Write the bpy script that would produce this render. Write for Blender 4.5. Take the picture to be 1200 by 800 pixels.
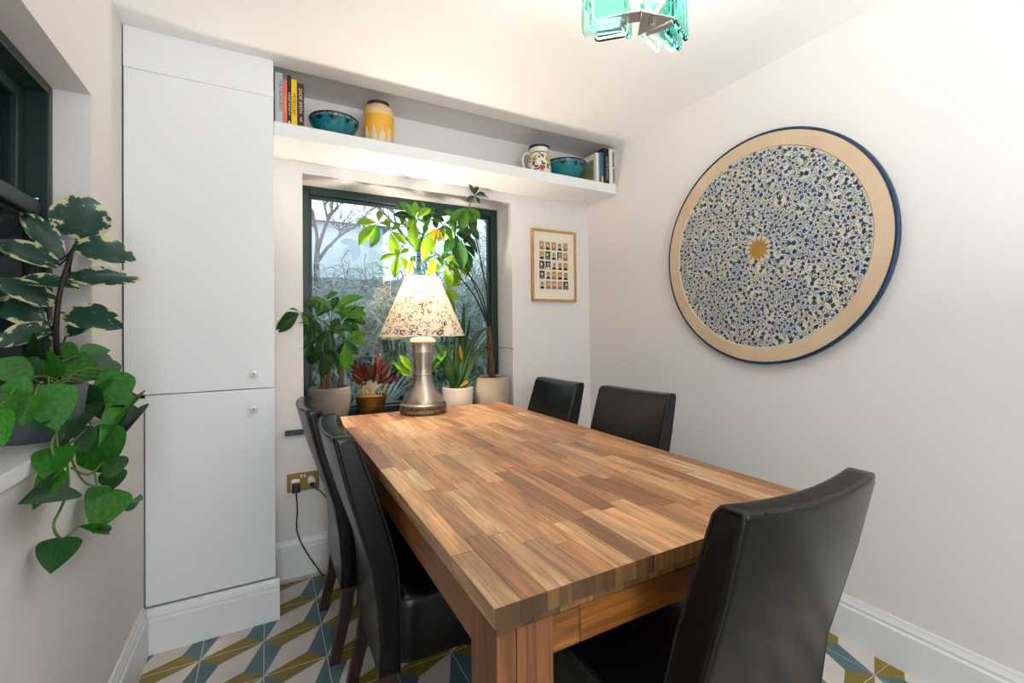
import bpy, bmesh, math, random
from mathutils import Vector, Matrix, Quaternion

# ------------------------------------------------------------------ scene, camera, world, lights
for o in list(bpy.data.objects):
    bpy.data.objects.remove(o, do_unlink=True)
S = bpy.context.scene
COL = S.collection
rnd = random.Random(11)
PI = math.pi
V = Vector

CAM_H = 1.169
YBACK = -3.05
FPX, CYPX = 528.928, 380.869
_a, _b, _r = math.radians(28.483), math.radians(.603), math.radians(-.59)
FWD = V((math.sin(_a) * math.cos(_b), math.cos(_a) * math.cos(_b), math.sin(_b)))
_R0 = V((math.cos(_a), -math.sin(_a), 0)); _U0 = _R0.cross(FWD)
RGT = _R0 * math.cos(_r) + _U0 * math.sin(_r)
UPV = _R0 * -math.sin(_r) + _U0 * math.cos(_r)
EYE = V((0, 0, CAM_H))
cd = bpy.data.cameras.new('camera'); cam = bpy.data.objects.new('camera', cd); COL.objects.link(cam)
m = Matrix.Identity(4)
for i in range(3):
    m[i][0] = RGT[i]; m[i][1] = UPV[i]; m[i][2] = -FWD[i]; m[i][3] = EYE[i]
cam.matrix_world = m
cd.sensor_width = 36.0; cd.lens = FPX * 36 / 1200
cd.shift_y = -(400 - CYPX) / 1200
cd.clip_start = .02; cd.clip_end = 200
S.camera = cam

w = bpy.data.worlds.new('overcast'); S.world = w; w.use_nodes = True
bg = w.node_tree.nodes['Background']
bg.inputs[0].default_value = (.70, .86, 1.0, 1); bg.inputs[1].default_value = 1.85

S.view_settings.view_transform = 'Standard'; S.view_settings.look = 'None'
S.view_settings.exposure = 0.14; S.view_settings.gamma = 1.0; S.view_settings.use_curve_mapping = False

def area(name, loc, target, sx, sy, power, col):
    l = bpy.data.lights.new(name, 'AREA'); l.shape = 'RECTANGLE'; l.size = sx; l.size_y = sy
    l.energy = power; l.color = col
    o = bpy.data.objects.new(name, l); COL.objects.link(o)
    o.location = loc; o.rotation_euler = (V(target) - V(loc)).to_track_quat('-Z', 'Y').to_euler()
    return o
# added side fill light, in a wall gap opened for it
area('side_fill', (-.47, -1.3, 1.5), (1.2, -.9, 1.3), 1.7, 1.1, 9, (.88, .96, 1.0))
# added frontal fill light behind the camera, at the back wall
area('rear_fill', (.02, YBACK, 1.15), (.35, 2, 1.1), .8, 1.9, 34, (.88, .95, 1.0))
# added up-facing fill light, an assumed flash bounced off the ceiling
area('ceiling_bounce_fill', (.75, -.4, 1.2), (.75, -.4, 2.3), 1.2, .9, 26, (.985, .99, 1.0))

# ------------------------------------------------------------------ helpers
def at(px, py, Y):                                   # point of the photograph at depth Y of the room
    d = FWD + RGT * ((px - 600) / FPX) + UPV * ((CYPX - py) / FPX)
    return EYE + d * (Y / d.y)
def atx(px, py, X):
    d = FWD + RGT * ((px - 600) / FPX) + UPV * ((CYPX - py) / FPX)
    return EYE + d * (X / d.x)
def atd(px, py, D):
    return EYE + (FWD + RGT * ((px - 600) / FPX) + UPV * ((CYPX - py) / FPX)) * D
def depth(p): return (V(p) - EYE).dot(FWD)
def lin(c):
    r = []
    for x in c[:3]:
        x = x / 255.0
        r.append(x / 12.92 if x <= .04045 else ((x + .055) / 1.055) ** 2.4)
    return (*r, 1)

MATS = {}
def mat(name, rgb, rough=.5, metal=0, spec=.5, coat=0, bump=None, vary=None, trans=0, ior=1.45, emit=None, sheen=0):
    m = bpy.data.materials.new(name); m.use_nodes = True
    nt = m.node_tree; b = nt.nodes['Principled BSDF']
    b.inputs['Base Color'].default_value = lin(rgb)
    b.inputs['Roughness'].default_value = rough; b.inputs['Metallic'].default_value = metal
    b.inputs['Specular IOR Level'].default_value = spec; b.inputs['IOR'].default_value = ior
    b.inputs['Coat Weight'].default_value = coat
    b.inputs['Transmission Weight'].default_value = trans
    if emit:
        b.inputs['Emission Color'].default_value = lin(emit[0]); b.inputs['Emission Strength'].default_value = emit[1]
    if bump or vary:
        tc = nt.nodes.new('ShaderNodeTexCoord')
    if vary:                                         # (rgb2, scale, detail)
        n = nt.nodes.new('ShaderNodeTexNoise'); n.inputs['Scale'].default_value = vary[1]; n.inputs['Detail'].default_value = 5
        nt.links.new(tc.outputs['Object'], n.inputs['Vector'])
        r = nt.nodes.new('ShaderNodeValToRGB'); r.color_ramp.elements[0].color = lin(rgb); r.color_ramp.elements[1].color = lin(vary[0])
        r.color_ramp.elements[0].position = .35; r.color_ramp.elements[1].position = .7
        nt.links.new(n.outputs['Fac'], r.inputs['Fac']); nt.links.new(r.outputs['Color'], b.inputs['Base Color'])
    if bump:                                         # (scale, strength, distance)
        n = nt.nodes.new('ShaderNodeTexNoise'); n.inputs['Scale'].default_value = bump[0]; n.inputs['Detail'].default_value = 6
        nt.links.new(tc.outputs['Object'], n.inputs['Vector'])
        bp = nt.nodes.new('ShaderNodeBump'); bp.inputs['Strength'].default_value = bump[1]; bp.inputs['Distance'].default_value = bump[2]
        nt.links.new(n.outputs['Fac'], bp.inputs['Height']); nt.links.new(bp.outputs['Normal'], b.inputs['Normal'])
    MATS[name] = m
    return m

def leaf_mat(name, rgb, rgb2, rough=.35, transl=.3, vein=None, scale=9):
    m = mat(name, rgb, rough, vary=(rgb2, scale))
    nt = m.node_tree; b = nt.nodes['Principled BSDF']; out = nt.nodes['Material Output']
    col = b.inputs['Base Color'].links[0].from_socket
    oi = nt.nodes.new('ShaderNodeObjectInfo'); hs = nt.nodes.new('ShaderNodeHueSaturation')
    mr = nt.nodes.new('ShaderNodeMapRange'); mr.inputs['To Min'].default_value = .72; mr.inputs['To Max'].default_value = 1.3
    nt.links.new(oi.outputs['Random'], mr.inputs['Value']); nt.links.new(mr.outputs[0], hs.inputs['Value'])
    nt.links.new(col, hs.inputs['Color']); nt.links.new(hs.outputs[0], b.inputs['Base Color'])
    t = nt.nodes.new('ShaderNodeBsdfTranslucent'); nt.links.new(hs.outputs[0], t.inputs['Color'])
    mx = nt.nodes.new('ShaderNodeMixShader'); mx.inputs[0].default_value = transl
    nt.links.new(b.outputs[0], mx.inputs[1]); nt.links.new(t.outputs[0], mx.inputs[2]); nt.links.new(mx.outputs[0], out.inputs['Surface'])
    return m

def wloc(o):
    p = V((0, 0, 0))
    while o: p += o.location; o = o.parent
    return p

class MB:
    def __init__(s): s.v = []; s.f = []; s.mi = []
    def add(s, vs, fs, mi=0):
        n = len(s.v); s.v += [V(v) for v in vs]
        for f in fs: s.f.append(tuple(i + n for i in f)); s.mi.append(mi)
        return s
    def box(s, x0, x1, y0, y1, z0, z1, mi=0):
        return s.add([(x0,y0,z0),(x1,y0,z0),(x1,y1,z0),(x0,y1,z0),(x0,y0,z1),(x1,y0,z1),(x1,y1,z1),(x0,y1,z1)],
                     [(3,2,1,0),(4,5,6,7),(0,1,5,4),(1,2,6,5),(2,3,7,6),(3,0,4,7)], mi)
    def prism(s, pts, h, mi=0):                      # pts: list of 3d points (planar), h: vector
        n = len(pts); h = V(h)
        return s.add([V(p) for p in pts] + [V(p) + h for p in pts],
                     [tuple(range(n))[::-1], tuple(range(n, 2*n))] + [(i, (i+1) % n, (i+1) % n + n, i + n) for i in range(n)], mi)
    def lathe(s, prof, seg=32, c=(0,0,0), mi=0, close=True):   # prof: (r,z) from bottom to top
        c = V(c); vs = []; fs = []
        for r, z in prof:
            for k in range(seg):
                a = 2*PI*k/seg; vs.append(c + V((r*math.cos(a), r*math.sin(a), z)))
        for i in range(len(prof)-1):
            for k in range(seg):
                k2 = (k+1) % seg; fs.append((i*seg+k, i*seg+k2, (i+1)*seg+k2, (i+1)*seg+k))
        if close:
            if prof[0][0] > 1e-4: fs.append(tuple(range(seg))[::-1])
            if prof[-1][0] > 1e-4: fs.append(tuple(range((len(prof)-1)*seg, len(prof)*seg)))
        return s.add(vs, fs, mi)
    def tube(s, pts, rad, seg=8, mi=0):
        pts = [V(p) for p in pts]; n = len(pts)
        if not hasattr(rad, '__len__'): rad = [rad]*n
        vs = []; fs = []; up = None
        for i in range(n):
            t = (pts[min(i+1, n-1)] - pts[max(i-1, 0)]).normalized()
            if up is None:
                up = V((0,0,1)) if abs(t.z) < .9 else V((1,0,0))
            x = t.cross(up).normalized(); up = x.cross(t).normalized()
            for k in range(seg):
                a = 2*PI*k/seg; vs.append(pts[i] + (x*math.cos(a) + up*math.sin(a))*rad[i])
        for i in range(n-1):
            for k in range(seg):
                k2 = (k+1) % seg; fs.append((i*seg+k, i*seg+k2, (i+1)*seg+k2, (i+1)*seg+k))
        fs.append(tuple(range(seg))[::-1]); fs.append(tuple(range((n-1)*seg, n*seg)))
        return s.add(vs, fs, mi)
    def ribbon(s, pts, wid, side, mi=0, fold=0):
        pts = [V(p) for p in pts]; vs = []; fs = []; n = len(pts)
        for i in range(n):
            t = (pts[min(i+1, n-1)] - pts[max(i-1, 0)]).normalized()
            x = V(side) - t * t.dot(V(side)); x.normalize(); nn = x.cross(t)
            h = wid[i] / 2
            vs += [pts[i] - x*h + nn*(fold*h), pts[i], pts[i] + x*h + nn*(fold*h)]
        for i in range(n-1):
            a = i*3; fs += [(a, a+1, a+4, a+3), (a+1, a+2, a+5, a+4)]
        return s.add(vs, fs, mi)
    def grid(s, rows, mi=0, wrap=False):
        n = len(rows); k = len(rows[0]); vs = [p for r in rows for p in r]; fs = []
        for i in range(n-1):
            for j in range(k if wrap else k-1):
                j2 = (j+1) % k; fs.append((i*k+j, i*k+j2, (i+1)*k+j2, (i+1)*k+j))
        return s.add(vs, fs, mi)
    def mesh(s, name, mats, off=(0,0,0), smooth=False):
        me = bpy.data.meshes.new(name); off = V(off)
        me.from_pydata([v - off for v in s.v], [], s.f)
        for mm in (mats if isinstance(mats, (list, tuple)) else [mats]): me.materials.append(MATS[mm] if isinstance(mm, str) else mm)
        me.polygons.foreach_set('material_index', s.mi)
        bm = bmesh.new(); bm.from_mesh(me); bmesh.ops.recalc_face_normals(bm, faces=bm.faces); bm.to_mesh(me); bm.free()
        if smooth:
            me.polygons.foreach_set('use_smooth', [True]*len(me.polygons))
            if smooth != 'all': me.set_sharp_from_angle(angle=math.radians(smooth if smooth is not True else 40))
        me.update()
        return me
    def build(s, name, mats, parent=None, local=False, smooth=False, bevel=0, bseg=2):
        off = V((0,0,0)) if (local or parent is None) else wloc(parent)
        o = bpy.data.objects.new(name, s.mesh(name, mats, off, smooth)); COL.objects.link(o)
        if parent: o.parent = parent
        if bevel:
            b = o.modifiers.new('bevel', 'BEVEL'); b.width = bevel; b.segments = bseg; b.limit_method = 'ANGLE'; b.angle_limit = math.radians(35)
            if not smooth:
                o.data.polygons.foreach_set('use_smooth', [True]*len(o.data.polygons)); o.data.set_sharp_from_angle(angle=math.radians(35))
        return o

def tag(o, label, cat, group=None):
    o['label'] = label; o['category'] = cat
    if group: o['group'] = group
    return o
def thing(name, label, cat, loc, group=None, rotz=0):
    o = bpy.data.objects.new(name, None); COL.objects.link(o); o.empty_display_size = .05
    o.location = loc; o.rotation_euler = (0, 0, rotz)
    return tag(o, label, cat, group)
def struct(o): o['kind'] = 'structure'; return o
def origin_to(o, p):                                 # move a single mesh's origin to p, keeping it in place
    p = V(p); o.data.transform(Matrix.Translation(-p)); o.location = p; return o

# ------------------------------------------------------------------ materials of the room
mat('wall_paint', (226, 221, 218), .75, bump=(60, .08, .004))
mat('ceiling_paint', (250, 249, 247), .8, bump=(40, .06, .004))
mat('white_gloss', (232, 233, 234), .45, bump=(25, .03, .004))
mat('trim_white', (230, 230, 229), .35)
mat('frame_green', (26, 50, 46), .35)
mat('grout', (214, 210, 200), .8)
mat('tile_white', (216, 208, 200), .45, vary=((206, 196, 188), 12))
mat('tile_teal', (92, 118, 125), .45, vary=((80, 106, 116), 14))
mat('tile_olive', (136, 120, 48), .45, vary=((122, 106, 40), 14))
mat('black_gap', (14, 14, 14), .9)

def glass_pane(name, tint, ior=1.5):
    m = bpy.data.materials.new(name); m.use_nodes = True; nt = m.node_tree
    for n in list(nt.nodes):
        if n.type != 'OUTPUT_MATERIAL': nt.nodes.remove(n)
    out = nt.nodes['Material Output']
    tr = nt.nodes.new('ShaderNodeBsdfTransparent'); tr.inputs[0].default_value = (*tint, 1)
    gl = nt.nodes.new('ShaderNodeBsdfGlossy'); gl.inputs['Roughness'].default_value = .0
    fr = nt.nodes.new('ShaderNodeFresnel'); fr.inputs[0].default_value = ior
    mx = nt.nodes.new('ShaderNodeMixShader')
    nt.links.new(fr.outputs[0], mx.inputs[0]); nt.links.new(tr.outputs[0], mx.inputs[1]); nt.links.new(gl.outputs[0], mx.inputs[2])
    nt.links.new(mx.outputs[0], out.inputs['Surface']); MATS[name] = m
glass_pane('window_glass', (.93, .97, .96), 2.2)
glass_pane('sash_glass', (.80, .90, .90), 1.25)

# ------------------------------------------------------------------ room shell
XR, YF, ZC = 1.903, 2.4166, 2.3015
XU, XLO = -.463, -.401
YB = -3.1
floor = struct(MB().box(-.7, 2.1, YB - .1, 2.7, -.08, -.0025).build('floor', 'grout'))
ts, tx, ty = .2, -.015, 1.967
h = ts/2 - .0014
P, Q = (-.2*ts, .2*ts), (.2*ts, -.2*ts)
A, B, C_, D = (-h, h), (h, h), (h, -h), (-h, -h)
tb = MB()
def poly2(pts, mi): tb.add([(x, y, 0) for x, y in pts], [tuple(range(len(pts)))], mi)
poly2([D, Q, B, P], 0); poly2([A, D, P], 1); poly2([B, A, P], 2); poly2([C_, B, Q], 1); poly2([D, C_, Q], 2)
for p, q in ((A, B), (B, C_), (C_, D), (D, A)):
    tb.add([(p[0], p[1], 0), (q[0], q[1], 0), (q[0], q[1], -.003), (p[0], p[1], -.003)], [(0, 1, 2, 3)], 0)
tile_mesh = tb.mesh('tile', ['tile_white', 'tile_teal', 'tile_olive'])
for j in range(-18, 3):
    for i in range(-2, 10):
        o = bpy.data.objects.new('tile', tile_mesh); COL.objects.link(o); o.parent = floor
        o.location = (tx + (i + .5)*ts, ty + (j - .5)*ts, rnd.uniform(-.0003, .0003))

struct(MB().box(XU - .2, 2.1, YB - .1, 2.155, ZC, ZC + .1).build('ceiling', 'ceiling_paint'))
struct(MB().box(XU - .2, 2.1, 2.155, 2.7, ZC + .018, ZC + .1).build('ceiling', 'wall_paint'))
struct(MB().box(XR, XR + .15, YB, 2.75, -.05, ZC + .1).build('wall_right', 'wall_paint'))
WX0, WX1, WZ0, WZ1, YG = .154, 1.315, .70, 1.945, 2.61
wf = MB()
wf.box(-.6, WX0, YF, 2.72, -.05, ZC + .05); wf.box(WX1, XR + .02, YF, 2.72, -.05, ZC + .05)
wf.box(WX0, WX1, YF, 2.72, -.05, WZ0 - .02); wf.box(WX0, WX1, YF, 2.72, WZ1, ZC + .05)
struct(wf.build('wall_far', 'wall_paint'))
# left wall: thick below the sill, window opening above
LY0, LY1, LZ0, LZ1 = .55, 1.795, .9315, 1.89
wl = MB()
wl.box(-.66, XLO, YB, 2.42, -.05, LZ0 - .032)
wl.box(-.66, XU, LY1, 2.42, LZ0 - .03, ZC + .05); wl.box(-.66, XU, -.4, LY0, LZ0 - .03, ZC + .05); wl.box(-.66, XU, YB, -2.2, LZ0 - .03, ZC + .05); wl.box(-.66, XU, -2.2, -.4, 2.08, ZC + .05); wl.box(-.66, XU, LY0, LY1, LZ1, ZC + .05)  # the gap behind the camera is added for the side fill light
struct(wl.build('wall_left', 'wall_paint'))
# back wall behind the photographer
wb = MB()
wb.box(-.6, -.39, YB - .1, YB, -.05, ZC + .05); wb.box(.43, 2.05, YB - .1, YB, -.05, ZC + .05); wb.box(-.39, .43, YB - .1, YB, 2.12, ZC + .05)  # opening added to go with the rear fill light
struct(wb.build('wall_back', 'wall_paint'))

def skirt_profile(d, hh):                            # (offset from wall, z)
    return [(0, 0), (d, 0), (d, hh*.76), (d*.72, hh*.80), (d*.78, hh*.86), (d*.45, hh*.93), (d*.35, hh), (0, hh)]
def skirting(name, p0, p1, nrm, d, hh):
    p0 = V(p0); p1 = V(p1); n = V(nrm); b = MB()
    b.prism([p0 + n*u + V((0, 0, z)) for u, z in skirt_profile(d, hh)], p1 - p0)
    return struct(b.build(name, 'trim_white', smooth=25))
skirting('baseboard_far', (.03, YF, 0), (XR - .018, YF, 0), (0, -1, 0), .018, .178)
skirting('baseboard_right', (XR, YB, 0), (XR, YF, 0), (-1, 0, 0), .018, .165)
skirting('baseboard_left', (XLO, YB, 0), (XLO, 2.083, 0), (1, 0, 0), .018, .18)

# far window: frame, pane, dark green board at its foot
f = MB(); fw = .045
f.box(WX0, WX0 + fw, YG, YG + .06, WZ0, WZ1); f.box(WX1 - fw, WX1, YG, YG + .06, WZ0, WZ1)
f.box(WX0 + fw, WX1 - fw, YG, YG + .06, WZ1 - fw, WZ1); f.box(WX0 + fw, WX1 - fw, YG, YG + .06, WZ0, WZ0 + fw)
win1 = struct(f.build('window_1', 'frame_green', bevel=.004))
f = MB(); g0, g1 = fw, fw + .014
f.box(WX0 + g0, WX0 + g1, YG + .02, YG + .05, WZ0 + g0, WZ1 - g0); f.box(WX1 - g1, WX1 - g0, YG + .02, YG + .05, WZ0 + g0, WZ1 - g0)
f.box(WX0 + g1, WX1 - g1, YG + .02, YG + .05, WZ1 - g1, WZ1 - g0); f.box(WX0 + g1, WX1 - g1, YG + .02, YG + .05, WZ0 + g0, WZ0 + g1)
f.build('glazing_bead', 'frame_green', win1, bevel=.002)
MB().add([(WX0 + g0, YG + .036, WZ0 + g0), (WX1 - g0, YG + .036, WZ0 + g0), (WX1 - g0, YG + .036, WZ1 - g0), (WX0 + g0, YG + .036, WZ1 - g0)], [(0, 1, 2, 3)]).build('pane', 'window_glass', win1)
MB().box(.072, WX1 + .03, YF - .022, YF + .0, WZ0 - .024, WZ0).box(WX0 + .001, WX1 - .001, YF, YG + .05, WZ0 - .02, WZ0).build('window_sill', 'frame_green', win1, bevel=.003)

# left sash window
XG = -.549
f = MB()
f.box(XG - .118, XG, LY1 - .028, LY1, LZ0, LZ1); f.box(XG - .118, XG, LY0, LY0 + .028, LZ0, LZ1)
f.box(XG - .118, XG, LY0 + .028, LY1 - .028, LZ1 - .028, LZ1)
win2 = struct(f.build('window_2', 'frame_green', bevel=.003))
def sash(xf, z0, z1, fz):
    b = MB(); y0, y1 = LY0 + .028, LY1 - .028; t = .042
    b.box(xf - .03, xf, y0, y0 + t, z0, z1); b.box(xf - .03, xf, y1 - t, y1, z0, z1)
    b.box(xf - .03, xf, y0 + t, y1 - t, z1 - fz, z1); b.box(xf - .03, xf, y0 + t, y1 - t, z0, z0 + fz)
    o = b.build('sash', 'frame_green', win2, bevel=.004)
    MB().add([(xf - .015, y0 + t, z0 + fz), (xf - .015, y1 - t, z0 + fz), (xf - .015, y1 - t, z1 - fz), (xf - .015, y0 + t, z1 - fz)], [(0, 1, 2, 3)]).build('pane', 'sash_glass', o)
    return o
sash(XG - .05, 1.50, LZ1 - .028, .04)
lo = sash(XG - .012, LZ0 + .001, 1.545, .042)
MB().lathe([(.004, 0), (.004, .003), (.002, .0045)], 10, (XG - .012, LY1 - .07, 1.545)).build('screw', 'trim_white', lo)
MB().box(XG - .05, XLO + .006, YB + .2, 2.112, LZ0 - .032, LZ0).build('window_sill', 'trim_white', win2, bevel=.004)

# ------------------------------------------------------------------ cupboard
cup = thing('built_in_cupboard', 'tall white built-in cupboard with two flush doors and small round knobs', 'cupboard', (-.2, 2.25, 0))
YD = 2.1126; XC = .027
b = MB(); b.box(XLO + .002, XC - .002, YD + .02, YF - .002, 0.0, .93); b.box(XU + .002, XC - .002, YD + .02, YF - .002, .9405, ZC - .001)
b.build('body', 'white_gloss', cup)
MB().box(XU + .004, XC, YD - .0005, YD + .02, 2.1472, ZC - .0005).build('top_panel', 'white_gloss', cup, bevel=.001)
ud = MB().box(XU + .005, XC, YD, YD + .019, .9425, 2.1465).build('door', 'white_gloss', cup, bevel=.0015)
ld = MB().box(XLO + .004, XC, YD, YD + .019, .164, .9395).build('door', 'white_gloss', cup, bevel=.0015)
mat('porcelain', (238, 238, 238), .15, coat=.5)
mat('steel_screw', (120, 118, 115), .3, 1)
for d, z in ((ud, 1.004), (ld, .863)):
    b = MB(); prof = [(.006, 0), (.006, .008), (.012, .012), (.0145, .018), (.0135, .024), (.008, .028), (0, .029)]
    vs = MB().lathe(prof, 20)
    b.add([(-.048 + v.x, YD - v.z, z + v.y) for v in vs.v], vs.f)
    b.build('knob', 'porcelain', d, smooth=50)
    sc = MB().lathe([(.0045, .0285), (.0045, .0305), (0, .031)], 12)
    MB().add([(-.048 + v.x, YD - v.z, z + v.y) for v in sc.v], sc.f).build('knob_screw', 'steel_screw', d)
b = MB(); b.prism([V((XLO + .0, YD + .002 - u, z)) for u, z in skirt_profile(.03, .158)], (XC + .014 - XLO, 0, 0))
b.build('plinth', 'trim_white', cup, smooth=25)
mat('caulk_gap', (70, 66, 62), .9)
MB().box(XU + .0005, XU + .0045, YD + .006, YD + .018, .9425, 2.2).build('side_gap', 'caulk_gap', cup)

# ------------------------------------------------------------------ shelf
sh = tag(MB().box(XC + .001, XR - .001, 2.131, YF - .001, 2.0, 2.058).build('wall_shelf', 'trim_white', bevel=.002), 'long thick white floating shelf above the garden window', 'shelf')
origin_to(sh, (.97, 2.41, 2.0))

# ------------------------------------------------------------------ table
def wood_mat(name, pal, grain_axis, rough=.42, scale=1.0, coat=.15):
    m = bpy.data.materials.new(name); m.use_nodes = True; nt = m.node_tree; b = nt.nodes['Principled BSDF']
    b.inputs['Roughness'].default_value = rough; b.inputs['Coat Weight'].default_value = coat; b.inputs['Coat Roughness'].default_value = .3
    tc = nt.nodes.new('ShaderNodeTexCoord'); oi = nt.nodes.new('ShaderNodeObjectInfo')
    ad = nt.nodes.new('ShaderNodeVectorMath'); ad.operation = 'ADD'
    mu = nt.nodes.new('ShaderNodeMath'); mu.operation = 'MULTIPLY'; mu.inputs[1].default_value = 37.0
    nt.links.new(oi.outputs['Random'], mu.inputs[0]); nt.links.new(tc.outputs['Object'], ad.inputs[0]); nt.links.new(mu.outputs[0], ad.inputs[1])
    mp = nt.nodes.new('ShaderNodeMapping')
    sc = [130*scale]*3; sc[grain_axis] = 6*scale; mp.inputs['Scale'].default_value = sc
    nt.links.new(ad.outputs[0], mp.inputs['Vector'])
    n1 = nt.nodes.new('ShaderNodeTexNoise'); n1.inputs['Scale'].default_value = 1; n1.inputs['Detail'].default_value = 7; n1.inputs['Distortion'].default_value = .6
    nt.links.new(mp.outputs[0], n1.inputs['Vector'])
    mp2 = nt.nodes.new('ShaderNodeMapping'); sc = [16*scale]*3; sc[grain_axis] = 2.2*scale; mp2.inputs['Scale'].default_value = sc
    nt.links.new(ad.outputs[0], mp2.inputs['Vector'])
    n2 = nt.nodes.new('ShaderNodeTexNoise'); n2.inputs['Scale'].default_value = 1; n2.inputs['Detail'].default_value = 3; n2.inputs['Distortion'].default_value = 1.2
    nt.links.new(mp2.outputs[0], n2.inputs['Vector'])
    r = nt.nodes.new('ShaderNodeValToRGB'); r.color_ramp.interpolation = 'LINEAR'
    els = r.color_ramp.elements; els[0].color = lin(pal[0]); els[0].position = 0; els[1].color = lin(pal[-1]); els[1].position = 1
    for k in range(1, len(pal)-1):
        e = els.new(k/(len(pal)-1)); e.color = lin(pal[k])
    nt.links.new(oi.outputs['Random'], r.inputs['Fac'])
    r1 = nt.nodes.new('ShaderNodeMapRange'); r1.inputs['From Min'].default_value = .3; r1.inputs['From Max'].default_value = .72
    r1.inputs['To Min'].default_value = .50; r1.inputs['To Max'].default_value = 1.28
    nt.links.new(n1.outputs['Fac'], r1.inputs['Value'])
    r2 = nt.nodes.new('ShaderNodeMapRange'); r2.inputs['From Min'].default_value = .3; r2.inputs['From Max'].default_value = .7
    r2.inputs['To Min'].default_value = .62; r2.inputs['To Max'].default_value = 1.14
    nt.links.new(n2.outputs['Fac'], r2.inputs['Value'])
    mm = nt.nodes.new('ShaderNodeMath'); mm.operation = 'MULTIPLY'; nt.links.new(r1.outputs[0], mm.inputs[0]); nt.links.new(r2.outputs[0], mm.inputs[1])
    hs = nt.nodes.new('ShaderNodeHueSaturation'); nt.links.new(r.outputs[0], hs.inputs['Color']); nt.links.new(mm.outputs[0], hs.inputs['Value'])
    nt.links.new(hs.outputs[0], b.inputs['Base Color'])
    bp = nt.nodes.new('ShaderNodeBump'); bp.inputs['Strength'].default_value = .12; bp.inputs['Distance'].default_value = .002
    nt.links.new(n1.outputs['Fac'], bp.inputs['Height']); nt.links.new(bp.outputs[0], b.inputs['Normal'])
    MATS[name] = m
PAL = [(170, 112, 72), (218, 164, 114), (198, 140, 92), (232, 188, 142), (150, 98, 62), (212, 156, 108), (188, 128, 82), (226, 176, 126), (204, 148, 100)]
wood_mat('acacia_top', PAL, 1)
wood_mat('acacia_end_shaded', [(104, 70, 34), (140, 98, 48), (84, 56, 30), (150, 108, 56), (96, 64, 36)], 2, .5, .6)  # end grain, darkened to carry the shading of the front edge
wood_mat('acacia_leg', [(136, 80, 42), (168, 108, 60), (120, 70, 38), (176, 118, 66)], 2)
wood_mat('acacia_rail_x', [(150, 88, 34), (176, 110, 44), (124, 72, 32)], 0)
wood_mat('acacia_rail_y', [(134, 80, 42), (156, 98, 54), (120, 70, 38)], 1)
TX0, TX1, TY0, TY1, TZ = .302, 1.211, .622, 2.39, .745
table = thing('dining_table', 'large rectangular butcher-block wooden dining table with thick square legs', 'table', ((TX0+TX1)/2, (TY0+TY1)/2, 0))
NR = 19; sw = (TX1 - TX0)/NR
for r_ in range(NR):
    y = TY0; first = True
    while y < TY1 - 1e-4:
        L = rnd.uniform(.07, .32) if first else rnd.uniform(.2, .42)
        first = False
        y2 = y + L
        if TY1 - y2 < .1: y2 = TY1
        x0 = TX0 + r_*sw; g = .00035; dz = rnd.uniform(-.0002, .0002)
        bb = MB(); c = V((x0 + sw/2, (y + y2)/2, TZ - .016))
        bb.box(x0 + g, x0 + sw - g, y + (g if y > TY0 else 0), y2 - (g if y2 < TY1 else 0), TZ - .032, TZ + dz)
        bb.mi = [0, 0, 1, 0, 1, 0]
        o = bb.build('stave', ['acacia_top', 'acacia_end_shaded'], None)
        origin_to(o, c); o.parent = table; o.location = c - wloc(table)
        y = y2
MB().box(TX0 + .012, TX1 - .012, TY0 + .04, TY1 - .012, TZ - .040, TZ - .0325).build('underlayer', 'acacia_rail_y', table)
# front edge strip: the lower of the two laminated layers
x = TX0 + .004; 
while x < TX1 - .01:
    x2 = min(TX1 - .004, x + rnd.uniform(.035, .075))
    o = MB().box(x, x2 - .0004, TY0 + .004, TY0 + .05, TZ - .046, TZ - .0325).build('edge_block', 'acacia_end_shaded', None, bevel=.002)
    origin_to(o, ((x+x2)/2, TY0 + .02, TZ - .04)); o.parent = table; o.location -= wloc(table); x = x2
LG = .105
for lx in (TX0 + .010, TX1 - .010 - LG):
    for ly in (TY0 + .012, TY1 - .010 - LG):
        for k, nm in enumerate(('leg', 'leg_lamella', 'leg_lamella')):
            xa = lx + k*LG/3
            o = MB().box(xa + .0002, xa + LG/3 - .0002, ly, ly + LG, 0, TZ - (.046 if ly < 1 else .041)).build(nm, 'acacia_leg', None, bevel=.003 if k != 1 else .0008)
            origin_to(o, (xa + LG/6, ly + LG/2, 0))
            if k == 0: leg = o; o.parent = table; o.location -= wloc(table)
            else: o.parent = leg; o.location -= wloc(leg)
AZ0, AZ1 = .607, .672
for ya in (TY0 + .040, TY1 - .065):                  # end rails, finger-jointed from two pieces
    xm = TX0 + .115 + .075
    for x0, x1 in ((TX0 + .115, xm), (xm + .0006, TX1 - .115)):
        o = MB().box(x0, x1, ya, ya + .025, AZ0, AZ1).build('end_rail', 'acacia_rail_x', None, bevel=.0015)
        origin_to(o, ((x0+x1)/2, ya, AZ0)); o.parent = table; o.location -= wloc(table)
    if ya < 1:
        fj = MB()
        for k in range(12):
            z = AZ0 + .003 + k*.005
            fj.add([(xm - .006, ya - .0003, z), (xm + .002, ya - .0003, z + .0022), (xm + .002, ya - .0003, z - .0022)], [(0, 1, 2)])
        fj.build('finger_joint', 'acacia_rail_x', table)
    MB().box(TX0 + .115, TX1 - .115, ya + .03, ya + .05, AZ1 - .01, TZ - .041).build('inner_rail', 'acacia_rail_x', table)
for xa in (TX0 + .022, TX1 - .047):
    o = MB().box(xa, xa + .025, TY0 + .117, TY1 - .115, AZ0, TZ - .041).build('side_rail', 'acacia_rail_y', None, bevel=.0015)
    origin_to(o, (xa, 1.5, AZ0)); o.parent = table; o.location -= wloc(table)

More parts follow.
